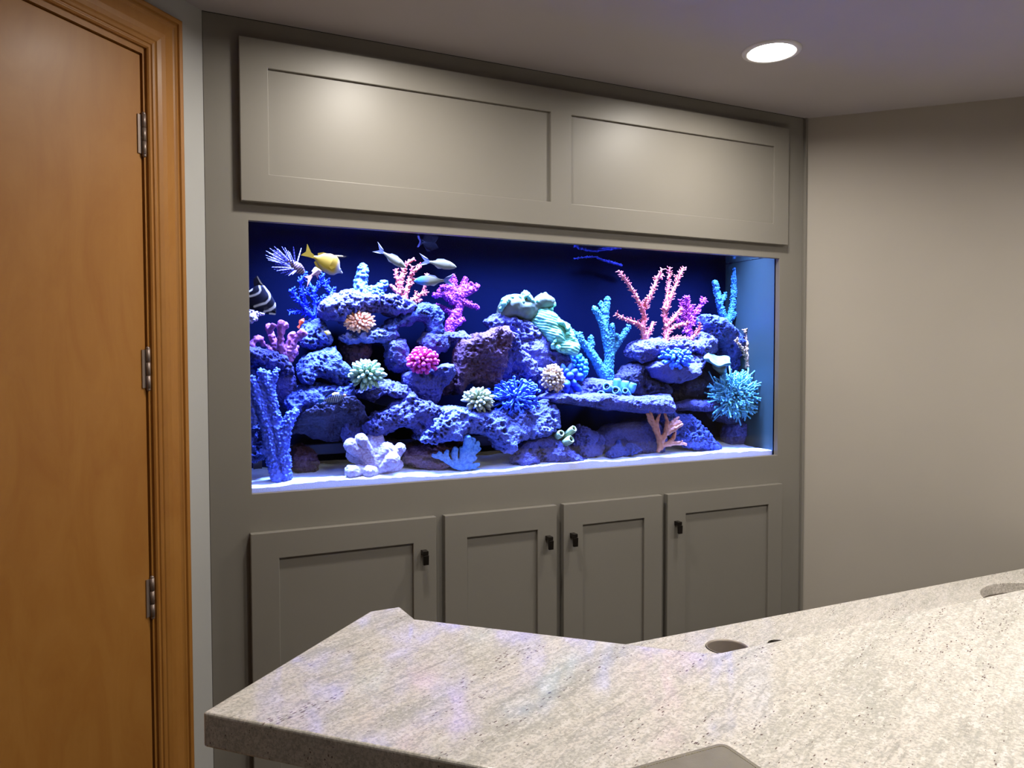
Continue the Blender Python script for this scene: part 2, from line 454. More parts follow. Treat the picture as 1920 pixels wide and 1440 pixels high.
# glass and water: clear, with the reflection that their surface gives at each angle
def glass():
    n = NT('aquarium_glass'); g = n.node('ShaderNodeNewGeometry')
    d = n.node('ShaderNodeVectorMath', operation='DOT_PRODUCT'); n.l.new(g.outputs['Normal'], d.inputs[0]); n.l.new(g.outputs['Incoming'], d.inputs[1])
    c = n.math('SUBTRACT', 1.0, n.math('ABSOLUTE', d.outputs['Value']))
    f = n.math('ADD', .04, n.math('MULTIPLY', .96, n.math('POWER', c, 5.0)))
    # the inner face lies against the water and hardly reflects
    ny = n.node('ShaderNodeSeparateXYZ', {0: g.outputs['True Normal']}).outputs['Y']; ps = n.node('ShaderNodeSeparateXYZ', {0: g.outputs['Position']}).outputs['Y']
    inner = n.math('GREATER_THAN', ps, .025)
    # light that meets the pane steeply from the water side is turned back into the tank
    tir = n.node('ShaderNodeMapRange', {0: c, 1: .42, 2: .50, 3: 0.0, 4: 1.0}).outputs[0]
    f = n.math('ADD', n.math('MULTIPLY', f, n.math('SUBTRACT', 1.0, inner)), n.math('MULTIPLY', tir, inner))
    tr = n.node('ShaderNodeBsdfTransparent', {'Color': (0.985, 0.99, 0.99, 1)}); gl = n.node('ShaderNodeBsdfGlossy', {'Roughness': 0.0, 'Color': (1, 1, 1, 1)})
    mx = n.node('ShaderNodeMixShader', {0: f, 1: tr.outputs[0], 2: gl.outputs[0]}); n.l.new(mx.outputs[0], n.out.inputs['Surface'])
    n.n.remove(n.b); return n.m
M_GLASS = glass()
def water():
    n = NT('aquarium_water'); g = n.node('ShaderNodeNewGeometry')
    z = n.node('ShaderNodeSeparateXYZ', {0: g.outputs['True Normal']}).outputs['Z']
    top = n.math('GREATER_THAN', n.math('ABSOLUTE', z), .7)
    hgt = n.noise(n.coords((1, 1.6, 1)), 11, 3, .5)
    bp = n.node('ShaderNodeBump', {'Strength': .25, 'Distance': .01, 'Height': hgt})
    fr = n.node('ShaderNodeFresnel', {'IOR': 1.33}); f = n.math('MULTIPLY', fr.outputs[0], top)
    tr = n.node('ShaderNodeBsdfTransparent'); gl = n.node('ShaderNodeBsdfGlossy', {'Roughness': 0.03, 'Color': (1, 1, 1, 1), 'Normal': bp.outputs[0]})
    mx = n.node('ShaderNodeMixShader', {0: f, 1: tr.outputs[0], 2: gl.outputs[0]}); n.l.new(mx.outputs[0], n.out.inputs['Surface'])
    ab = n.node('ShaderNodeVolumeAbsorption', {'Color': (0.35, 0.80, 1.0, 1), 'Density': .7}); n.l.new(ab.outputs[0], n.out.inputs['Volume'])
    n.n.remove(n.b); return n.m
M_WATER = water()

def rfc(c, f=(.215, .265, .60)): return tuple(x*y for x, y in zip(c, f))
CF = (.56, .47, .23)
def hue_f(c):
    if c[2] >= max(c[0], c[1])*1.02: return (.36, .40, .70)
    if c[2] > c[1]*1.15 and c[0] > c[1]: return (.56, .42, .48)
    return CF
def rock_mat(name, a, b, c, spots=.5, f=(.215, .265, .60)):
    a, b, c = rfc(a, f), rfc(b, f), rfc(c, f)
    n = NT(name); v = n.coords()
    n1 = n.noise(v, 14, 5, .6); n2 = n.noise(v, 90, 4, .65)
    col = n.ramp(n1, [(.3, a), (.55, b), (.75, c)])
    vo = n.node('ShaderNodeTexVoronoi', {'Vector': v, 'Scale': 150.0}).outputs['Distance']
    col = n.mix(n.math('MULTIPLY', n.ramp(vo, [(.12, (1, 1, 1)), (.38, (0, 0, 0))]), spots), col, tuple(x*.22 for x in a))
    n.set(color=col, rough=.75, spec=.25)
    n.bump(n.math('ADD', n2, n.math('MULTIPLY', vo, 1.1)), .75, .0035)
    return n.m
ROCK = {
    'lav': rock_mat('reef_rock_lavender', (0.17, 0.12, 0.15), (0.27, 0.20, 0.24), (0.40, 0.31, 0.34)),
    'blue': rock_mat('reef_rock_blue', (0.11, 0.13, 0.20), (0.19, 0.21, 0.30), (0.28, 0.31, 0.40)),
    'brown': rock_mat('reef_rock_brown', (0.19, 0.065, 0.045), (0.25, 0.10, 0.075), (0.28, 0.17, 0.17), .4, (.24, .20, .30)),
    'dark': rock_mat('reef_rock_dark_shaded', (0.06, 0.045, 0.05), (0.09, 0.07, 0.08), (0.14, 0.10, 0.10), .4, (.16, .15, .30)),  # dark rock, with the shade of overhangs deepened in its colour
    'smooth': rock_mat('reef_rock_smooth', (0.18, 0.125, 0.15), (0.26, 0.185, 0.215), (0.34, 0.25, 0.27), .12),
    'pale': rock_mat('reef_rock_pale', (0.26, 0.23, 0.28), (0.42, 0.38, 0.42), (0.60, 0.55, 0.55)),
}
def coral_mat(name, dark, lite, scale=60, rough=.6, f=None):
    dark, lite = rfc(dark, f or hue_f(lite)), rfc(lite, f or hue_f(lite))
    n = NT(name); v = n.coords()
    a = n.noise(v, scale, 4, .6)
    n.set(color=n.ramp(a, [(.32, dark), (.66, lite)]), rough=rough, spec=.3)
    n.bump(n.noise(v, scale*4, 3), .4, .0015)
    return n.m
def tip_mat(name, dark, lite):
    dark, lite = rfc(dark, hue_f(lite)), rfc(lite, hue_f(lite))
    """colour of a finger that pales toward its tip (its own length runs along local z, 0..1)"""
    n = NT(name); tc = n.node('ShaderNodeTexCoord'); z = n.node('ShaderNodeSeparateXYZ', {0: tc.outputs['Object']}).outputs['Z']
    n.set(color=n.ramp(z, [(.25, dark), (.95, lite)]), rough=.55, spec=.3)
    n.bump(n.noise(tc.outputs['Object'], 9, 3), .2, .05)
    return n.m

# ------------------------------------------------------------------ room shell
W, H = 2.0564, 2.44
S2 = math.sqrt(.5)
def wall_board(name, p, q, z0, z1, thick, mat, kind='structure', holes=None):
    """upright board from plan point p to q, its room face on the line, thickness to the left of p->q"""
    p = np.array(p, float); q = np.array(q, float); L = np.linalg.norm(q-p); d = (q-p)/L; nrm = np.array([-d[1], d[0]])
    mb = MB()
    segs = [(0, L, z0, z1)] if not holes else holes(L)
    for a, b, c, e in segs:
        P = [p+d*a, p+d*b]; P2 = [p+d*a+nrm*thick, p+d*b+nrm*thick]
        mb.add([(*P[0], c), (*P[1], c), (*P2[1], c), (*P2[0], c), (*P[0], e), (*P[1], e), (*P2[1], e), (*P2[0], e)],
               [(0,3,2,1),(4,5,6,7),(0,1,5,4),(1,2,6,5),(2,3,7,6),(3,0,4,7)])
    o = mb.build(name, mat); return tag(o, kind=kind)
room = [(-2.20, -2.20), (-2.20, -6.60), (4.30, -6.60), (4.30, -2.2436), (W, 0.0), (0.0, 0.0)]
mb = MB(); mb.add([(x, y, -.05) for x, y in room]+[(x, y, 0) for x, y in room],
                  [tuple(range(5, -1, -1)), tuple(range(6, 12))]+[(i, (i+1) % 6, 6+(i+1) % 6, 6+i) for i in range(6)])
tag(mb.build('floor', M_FLOOR), kind='structure')
LAMPS = [(0.45, -0.41), (1.491, -0.411), (0.81, -1.69), (1.487, -1.69), (2.164, -1.69), (2.84, -1.69), (1.3, -4.4)]  # the last one is an added, unseen lamp for ambient fill
def circ(c, r, n=36): return [(c[0]+r*math.cos(2*math.pi*i/n), c[1]+r*math.sin(2*math.pi*i/n)) for i in range(n)]
me = slab_mesh('ceiling', room, [circ(l, .064) for l in LAMPS], H, H+.06)
tag(link('ceiling', me, M_CEIL), kind='structure')
wall_board('wall_right', (4.30, -2.2436), (W, 0.0), 0, H, -.1, M_RWALL)
wall_board('wall_back', (-2.20, -6.60), (4.30, -6.60), 0, H, -.1, M_BWALL)
wall_board('wall_east', (4.30, -6.60), (4.30, -2.2436), 0, H, -.1, M_RWALL)
wall_board('wall_west', (-2.20, -2.20), (-2.20, -6.60), 0, H, -.1, M_LWALL)
# left wall with the opening of the door; s is the distance from the corner
DS0, DS1, DH = 0.183, 1.12, 2.270
def lp(s, n=0.0): return np.array([-s*S2+n*S2, -s*S2-n*S2])        # n > 0 comes out into the room
LL = 2.20*math.sqrt(2)
wall_board('wall_left', (0, 0), (-2.20, -2.20), 0, H, -.12, M_LWALL,
           holes=lambda L: [(0, DS0, 0, H), (DS0, DS1, DH, H), (DS1, L, 0, H)])

# door leaf, jamb, casing and hinges
def lbox(mb, s0, s1, n0, n1, z0, z1):
    P = [lp(s0, n0), lp(s1, n0), lp(s1, n1), lp(s0, n1)]
    mb.add([(*p, z0) for p in P]+[(*p, z1) for p in P], [(0,1,2,3),(7,6,5,4),(4,5,1,0),(5,6,2,1),(6,7,3,2),(7,4,0,3)])
door = tag(empty('door_1', (*lp(.66, -.02), 0)), kind='structure')
mb = MB(); lbox(mb, .1965, 1.103, -.045, -.002, .012, 2.257); o = mb.build('door_leaf', M_WOOD, door); bevel(o, .0015)
jam = MB(); lbox(jam, DS0-.004, .1925, -.12, .0012, 0, DH+.006); lbox(jam, 1.107, DS1+.004, -.12, .0012, 0, DH+.006); lbox(jam, .1925, 1.107, -.12, .0012, 2.261, DH+.006)
lbox(jam, .1925, .205, -.12, -.05, 0, 2.261); lbox(jam, 1.095, 1.107, -.12, -.05, 0, 2.261); lbox(jam, .1925, 1.107, -.12, -.05, 2.248, 2.261)
o = jam.build('door_jamb', M_WOOD, door)
# casing profile: (distance from the inner edge, how far it stands out)
prof = [(0, 0), (0, .007), (.003, .010), (.006, .010), (.008, .0075), (.011, .0075), (.013, .0105), (.018, .012), (.021, .0115), (.024, .014),
        (.034, .0165), (.046, .0172), (.058, .0160), (.070, .0150), (.074, .0165), (.078, .0190), (.0815, .0180), (.083, .0150), (.085, .0150), (.0875, .0195), (.095, .0205), (.0985, .0190), (.1, .016), (.1, 0)]
def casing(name, path):
    """profile swept along mitred corner points (s, z, outward direction)"""
    V = []; Fc = []; m = len(prof)
    for (s, z, ds, dz) in path:
        for (u, h) in prof:
            p = lp(s+ds*u, h+.0005); V.append((p[0], p[1], z+dz*u))
    for i in range(len(path)-1):
        for j in range(m-1): Fc.append((i*m+j, i*m+j+1, (i+1)*m+j+1, (i+1)*m+j))
    Fc.append(tuple(range(m-1, -1, -1))); Fc.append(tuple((len(path)-1)*m+j for j in range(m)))
    me = mesh(name, V, Fc); o = link(name, me, M_WOOD, trim1)
    bm = bmesh.new(); bm.from_mesh(me); bmesh.ops.recalc_face_normals(bm, faces=bm.faces); bm.to_mesh(me); bm.free()
    return o
trim1 = tag(empty('trim_1', (*lp(.66, 0), 0)), kind='structure')
ci = DS0+.003; co = DS1-.003; ch = DH+.005
casing('casing_leg', [(ci, 0, -1, 0), (ci, ch, -1, 1)])
casing('casing_head', [(ci, ch, -1, 1), (co, ch, 1, 1)])
casing('casing_leg', [(co, 0, 1, 0), (co, ch, 1, 1)])
for k, z in enumerate((2.077, 1.540, 1.005, 0.470)):
    hg = MB(); lbox(hg, .1985, .2085, -.004, .0008, z-.044, z+.044)
    o = hg.build('hinge', M_HINGE, door)
    lbx = MB(); c = lp(.1945, .0035)
    for i in range(3):
        a = z-.046+i*.0307
        lbx.tube([(*c, a+.0006), (*c, a+.0301)], [.0052, .0052], 12)
    lbx.ball((*c, z+.047), .0048); lbx.ball((*c, z-.047), .0048)
    lbx.build('hinge_knuckle', M_HINGE, o, True)

# ceiling lights
lens = NT('lamp_lens'); lens.set(color=(.9, .9, .9), emit=LAMP_COL, emits=LAMP); M_LENS = lens.m
names = ['recessed ceiling light above the left half of the upper cabinet panel', 'round white recessed ceiling light glowing above the right cabinet end',
         'recessed ceiling light over the bar, first of its row from the door', 'recessed ceiling light over the bar, second of its row from the door',
         'recessed ceiling light over the bar, third of its row from the door', 'recessed ceiling light over the bar, last of its row from the door',
         'recessed ceiling light added as fill deep in the room, far from the cabinet']
for i, (x, y) in enumerate(LAMPS):
    e = empty('recessed_ceiling_light', (x, y, H), names[i], 'ceiling light', 'recessed ceiling lights')
    pr = [(.060, .012), (.060, .002), (.064, -.004), (.070, -.006), (.080, -.0045), (.0825, -.001), (.0825, .0)]
    V = []; Fc = []; n = 48
    for r, z in pr:
        V += [(x+r*math.cos(2*math.pi*j/n), y+r*math.sin(2*math.pi*j/n), H+z) for j in range(n)]
    for a in range(len(pr)-1):
        for j in range(n): Fc.append((a*n+j, (a+1)*n+j, (a+1)*n+(j+1) % n, a*n+(j+1) % n))
    link('trim_ring', mesh('trim_ring', V, Fc), M_WHITE, e, True)
    V = [(x, y, H+.006)]+[(x+.062*math.cos(2*math.pi*j/n), y+.062*math.sin(2*math.pi*j/n), H+.0065) for j in range(n)]
    link('lamp_lens', mesh('lamp_lens', V, [(0, 1+(j+1) % n, 1+j) for j in range(n)]), M_LENS, e)

# ------------------------------------------------------------------ built-in cabinet
OX0, OX1, OZ0, OZ1 = 0.1045, 1.9344, 1.2063, 1.9228
cab = empty('built_in_cabinet', (W/2, 0, 0), 'sage grey built-in cabinet that frames the aquarium, doors below and panel above', 'cabinet')
V, Fc = grid_frame([0.0005, OX0, OX1, W-.011], [0, OZ0, OZ1, H-.001], {(1, 1)}, 0.0, 0.020)
o = link('face_frame', mesh('face_frame', V, Fc), M_CAB, cab); bevel(o, .0012)
mb = MB(); mb.box((W-.0108, -.010, 0), (W-.0006, .012, H-.001)); o = mb.build('scribe_strip', M_CAB, cab); bevel(o, .001)
# carcass behind the frame: ends, top, back and the shelf that carries the tank
mb = MB(); mb.box((-.03, .021, 0), (.0, .42, H)); mb.box((W, .021, 0), (W+.03, .42, H)); mb.box((-.03, .42, 0), (W+.03, .44, H))
mb.box((0, .021, 1.150), (W, .42, 1.182)); mb.box((-.03, .021, H), (W+.03, .44, H+.02))
mb.build('carcass', M_DARK, cab)
YD0, YD1 = -.0225, -.0005
def shaker(name, x0, x1, z0, z1, px, pz0, pz1, rec=.0085):
    """frame-and-panel front: px lists the panel openings (a, b)"""
    xc = [x0]; holes = set()
    for i, (a, b) in enumerate(px): xc += [a, b]; holes.add((1+2*i, 1))
    xc.append(x1)
    V, Fc = grid_frame(xc, [z0, pz0, pz1, z1], holes, YD0, YD1)
    d = link(name, mesh(name, V, Fc), M_CAB, cab); bevel(d, .0016)
    for a, b in px:
        p = MB(); p.box((a-.004, YD0+rec, pz0-.004), (b+.004, YD1-.001, pz1+.004)); p.build('door_panel', M_CAB, d)
    return d
shaker('upper_panel', .0855, 1.9525, 1.9690, 2.3855, [(.1555, .983), (1.0555, 1.8815)], 2.0415, 2.3135)
for x0, x1, a, b, kx in ((.0975, .6080, .1690, .5385, .5690), (.6343, 1.0043, .7040, .9371, .9722), (1.0290, 1.4051, 1.0985, 1.3326, 1.0591), (1.4269, 1.9370, 1.5027, 1.8716, 1.4623)):
    d = shaker('cabinet_door', x0, x1, .13, 1.1050, [(a, b)], .205, 1.0340, .0095)
    k = MB(); kz = .9935
    # foot against the door, arm, and the flat finger plate that hangs from it
    k.box((kx-.0082, YD0-.003, kz+.006), (kx+.0082, YD0+.0004, kz+.020))
    k.box((kx-.0078, YD0-.022, kz+.0085), (kx+.0078, YD0-.0025, kz+.0195))
    kn = k.build('knob', M_BRONZE, d); bevel(kn, .0007)
    k = MB(); k.add([(kx-.0078, YD0-.024, kz-.020), (kx+.0078, YD0-.024, kz-.020), (kx+.0078, YD0-.017, kz-.019), (kx-.0078, YD0-.017, kz-.019),
                     (kx-.0078, YD0-.0255, kz+.0078), (kx+.0078, YD0-.0255, kz+.0078), (kx+.0078, YD0-.015, kz+.0078), (kx-.0078, YD0-.015, kz+.0078)],
                    [(0,3,2,1),(4,5,6,7),(0,1,5,4),(1,2,6,5),(2,3,7,6),(3,0,4,7)])
    o = k.build('finger_plate', M_BRONZE, kn); bevel(o, .0007)

# ------------------------------------------------------------------ bar
ZB, ZL = 1.07, 0.91
raised = [(-.0659, -.9576), (.2521, -.6428), (.3140, -.6406), (.3191, -.7214), (.705, -1.0875), (.7185, -1.0975), (.735, -1.1000), (3.15, -1.1080), (3.58, -1.5420), (.526, -1.5500)]
me = slab_mesh('raised_countertop', raised, [], ZB-.050, ZB)
o = link('raised_countertop', me, M_GRANITE); bevel(o, .0042, 3, 50)
tag(o, 'raised polished granite bar countertop with streaks, bent round the lower counter', 'countertop')
HOLE1 = ((1.041, -.761), .0475); HOLE2 = ((2.055, -.905), .188); HOLE3 = ((1.162, -.798), .026)
lower = [(.43, -.6450), (2.685, -.6545), (3.14, -1.1065), (.735, -1.125), (.40, -.80)]
me = slab_mesh('lower_counter', lower, [circ(*HOLE1), circ(*HOLE2, 64), circ(*HOLE3)], ZL-.032, ZL)
o = link('lower_counter', me, M_GRANITE); bevel(o, .003, 2, 50)
tag(o, 'lower granite worktop with round cutouts, half hidden behind the bar top', 'counter')
def ring_part(name, c, r, prf, mat, label, cat, n=40):
    V = []; Fc = []
    for rr, z in prf: V += [(c[0]+rr*math.cos(2*math.pi*j/n), c[1]+rr*math.sin(2*math.pi*j/n), z) for j in range(n)]
    for a in range(len(prf)-1):
        for j in range(n): Fc.append((a*n+j, a*n+(j+1) % n, (a+1)*n+(j+1) % n, (a+1)*n+j))
    return tag(link(name, mesh(name, V, Fc), mat, None, True), label, cat)
c, r = HOLE1
ring_part('waste_chute', c, r, [(r-.0005, ZL+.0006), (r-.003, ZL+.0006), (r-.004, ZL-.004), (r-.004, ZL-.16), (r-.006, ZL-.165), (0.001, ZL-.165)], M_STEEL, 'round steel chute sunk in the lower counter beside the bend of the bar top', 'chute')
c, r = HOLE3
ring_part('cable_grommet', c, r, [(r-.0005, ZL+.0004), (r-.004, ZL+.0004), (r-.005, ZL-.003), (r-.005, ZL-.05), (0.001, ZL-.05)], M_BRONZE, 'small dark round grommet peeking past the bar top edge', 'grommet', 24)
c, r = HOLE2
ring_part('bar_sink', c, r, [(r+.02, ZL-.0325), (r+.004, ZL-.0330), (r-.002, ZL-.036), (r-.006, ZL-.06), (r-.02, ZL-.15), (r-.07, ZL-.18), (.02, ZL-.185), (.001, ZL-.185)], M_STEEL, 'round undermount bar sink below the large cutout of the lower counter', 'sink', 64)
base = empty('bar_cabinet', (1.6, -1.3, 0), 'painted base wall and cupboard that carry the granite bar', 'bar cabinet')
mb = MB()
def prism(pts, z0, z1):
    n = len(pts); mb.add([(*p, z0) for p in pts]+[(*p, z1) for p in pts], [tuple(range(n-1, -1, -1)), tuple(range(n, 2*n))]+[(i, (i+1) % n, n+(i+1) % n, n+i) for i in range(n)])
mb.V = []; mb.F = []
kw = [(.22, -.93), (.32, -.83), (.70, -1.205), (3.2, -1.205), (3.34, -1.345), (.64, -1.345)]
mb2 = MB(); mb = mb2; prism(kw[::-1], 0, ZB-.0505); mb.build('knee_wall', M_LWALL, base)
mb = MB(); prism([(.42, -.80), (.74, -1.13), (3.13, -1.13), (2.69, -.69), (.46, -.69)], .1, ZL-.21); mb.build('under_counter_cupboard', M_CAB, base)
mb = MB(); prism([(.42, -.80), (.74, -1.13), (3.13, -1.13), (3.09, -1.09), (.77, -1.09), (.46, -.78)], ZL-.21, ZL-.0325); mb.build('cupboard_rail', M_CAB, base)
# leather folder on the bar: padded cover with a stitched, rounded edge
fold = empty('leather_folder', (.44, -1.44, ZB), 'grey leather folder with pale stitching lying on the bar top', 'folder')
def rrect(x0, x1, y0, y1, r, n=6):
    P = []
    for cx, cy, a0 in ((x1-r, y1-r, 0), (x0+r, y1-r, 90), (x0+r, y0+r, 180), (x1-r, y0+r, 270)):
        P += [(cx+r*math.cos(math.radians(a0+90*i/n)), cy+r*math.sin(math.radians(a0+90*i/n))) for i in range(n+1)]
    return P
FX0, FX1, FY0, FY1 = .365, .526, -1.53, -1.345
Mrot = Matrix.Rotation(math.radians(4), 4, 'Z')
me = slab_mesh('cover', rrect(FX0, FX1, FY0, FY1, .012), [], ZB+.0003, ZB+.0075); o = link('cover', me, M_LEATHER, fold); bevel(o, .0025, 3, 50)
st = MB(); pts = rrect(FX0+.0055, FX1-.0055, FY0+.0055, FY1-.0055, .008)
pts = [np.array(p) for p in pts]; acc = 0
for i in range(len(pts)):
    a, b = pts[i], pts[(i+1) % len(pts)]; L = np.linalg.norm(b-a)
    k = max(1, int(L/.0042))
    for j in range(k):
        p = a+(b-a)*(j+.12)/k; q = a+(b-a)*(j+.88)/k
        st.tube([(*p, ZB+.0074), (*((p+q)/2), ZB+.0080), (*q, ZB+.0074)], [.0004, .0005, .0004], 5)
st.build('stitching', M_THREAD, fold)

# ------------------------------------------------------------------ aquarium
AX0, AX1 = 0.060, 1.9385
tank = empty('aquarium', (W/2, .16, 1.182), 'long glass aquarium with deep blue back pane set into the cabinet', 'aquarium')
mb = MB(); mb.box((AX0, .0215, 1.183), (AX1+.02, .0285, 2.02)); mb.build('front_pane', M_GLASS, tank)
nb = NT('blue_back_pane'); nb.set(color=(0.0002, 0.0013, 0.0066), rough=.7, spec=.03)
mb = MB(); mb.box((AX0-.02, .294, 1.183), (AX1+.03, .302, 2.20)); mb.build('back_pane', nb.m, tank)
ne = NT('end_pane_film'); ne.set(color=(0.020, 0.036, 0.020), rough=.45, spec=.4)
mb = MB(); mb.box((AX1, .030, 1.183), (AX1+.008, .2935, 1.934)); mb.build('end_pane', ne.m, tank)
mb = MB(); mb.box((AX0-.012, .030, 1.183), (AX0-.004, .2935, 1.934)); mb.build('end_pane', ne.m, tank)
for a, b in ((AX1-.0005, AX1+.012), (AX0, AX0+.006)):
    mb = MB(); mb.box((a, .0288, 1.19), (b, .0298, 2.02)); mb.build('silicone_seam', M_BLACK, tank)
mb = MB(); mb.box((AX0-.012, .0288, 1.183), (AX1+.012, .2935, 1.190)); mb.build('bottom_pane', M_BLACK, tank)
mb = MB(); mb.box((AX0-.012, .024, 2.18), (AX1+.09, .3, 2.20)); mb.build('lamp_hood', M_DARK, tank)
WZ = 1.936
mb = MB(); mb.box((AX0+.001, .0305, 1.192), (AX1-.001, .2925, WZ)); o = mb.build('water', M_WATER); tag(o, 'clear blue water filling the aquarium', 'water', kind='stuff')

# sand: heaped sheet with a rippled front edge against the pane
def sand():
    nx, ny = 230, 30; V = []; Fc = []
    xs = np.linspace(AX0+.002, AX1-.002, nx); ys = np.linspace(.0312, .292, ny)
    X, Y = np.meshgrid(xs, ys, indexing='ij'); P = np.stack([X.ravel(), Y.ravel(), np.zeros(X.size)], 1)
    Zs = 1.2200+.007*vnoise(P*6, 5)+.0035*vnoise(P*19, 6)+.0016*vnoise(P*60, 7)+.022*np.clip((P[:, 1]-.035)/.2, 0, 1)*.6
    Zs = Zs.reshape(nx, ny)+.005*np.clip((X-1.0)/.93, 0, 1)
    for i in range(nx):
        V.append((xs[i], ys[0], 1.191)); V.append((xs[i], ys[0], Zs[i, 0]))
        for j in range(ny): V.append((xs[i], ys[j], Zs[i, j]))
    m = ny+2
    for i in range(nx-1):
        for j in range(m-1):
            if j != 1: Fc.append((i*m+j, (i+1)*m+j, (i+1)*m+j+1, i*m+j+1))
    n = NT('white_reef_sand'); v = n.coords(); a = n.noise(v, 420, 2, .7); b = n.noise(v, 130, 2)
    c = n.ramp(a, [(.3, (0.66, 0.66, 0.60)), (.5, (0.84, 0.85, 0.80)), (.7, (0.88, 0.88, 0.84))])
    c = n.mix(n.ramp(b, [(.70, (0, 0, 0)), (.76, (.3, .3, .3))]), c, (0.22, 0.22, 0.24))
    n.set(color=c, rough=.9, spec=.1); n.bump(a, .4, .0015)
    o = link('reef_sand', mesh('reef_sand', V, Fc), n.m, None, True)
    tag(o, 'white sand bed covering the aquarium floor', 'sand', kind='stuff')
sand()

# support rack behind the rocks, and the grey block wedged in the reef
n_r = simple('grey_rack_plastic', (0.075, 0.062, 0.060), .5)
rack = empty('support_rack', (1.0, .25, 1.22), 'grey-brown plastic rack rail behind the lower rocks', 'rack')
mb = MB(); mb.box((.13, .262, 1.268), (1.30, .280, 1.300)); o = mb.build('rail', n_r, rack); bevel(o, .002)
mb = MB()
for x in (.15, .56, .98, 1.28):
    p = MB(); p.box((x-.012, .264, 1.20), (x+.012, .278, 1.270)); p.build('leg', n_r, rack)
def block(px, py, y, w, h, dpt, rot, mat, label, cat, name):
    c = T(px, py, y); V = []
    m = Matrix.Rotation(rot, 3, 'Y')
    for sx in (-1, 1):
        for sy in (-1, 1):
            for sz in (-1, 1): V.append(np.array(m @ Vector((sx*w/2, sy*dpt/2, sz*h/2)))+c)
    o = link(name, mesh(name, V, [(0,1,3,2),(4,6,7,5),(0,4,5,1),(2,3,7,6),(0,2,6,4),(1,5,7,3)]), mat); bevel(o, .0015)
    bm = bmesh.new(); bm.from_mesh(o.data); bmesh.ops.recalc_face_normals(bm, faces=bm.faces); bm.to_mesh(o.data); bm.free()
    return tag(o, label, cat)
block(720, 750, .24, .058, .034, .03, math.radians(16), simple('grey_ceramic', (0.10, 0.09, 0.085), .6), 'flat grey ceramic block wedged in the cave below the green finger coral', 'block', 'ceramic_block')

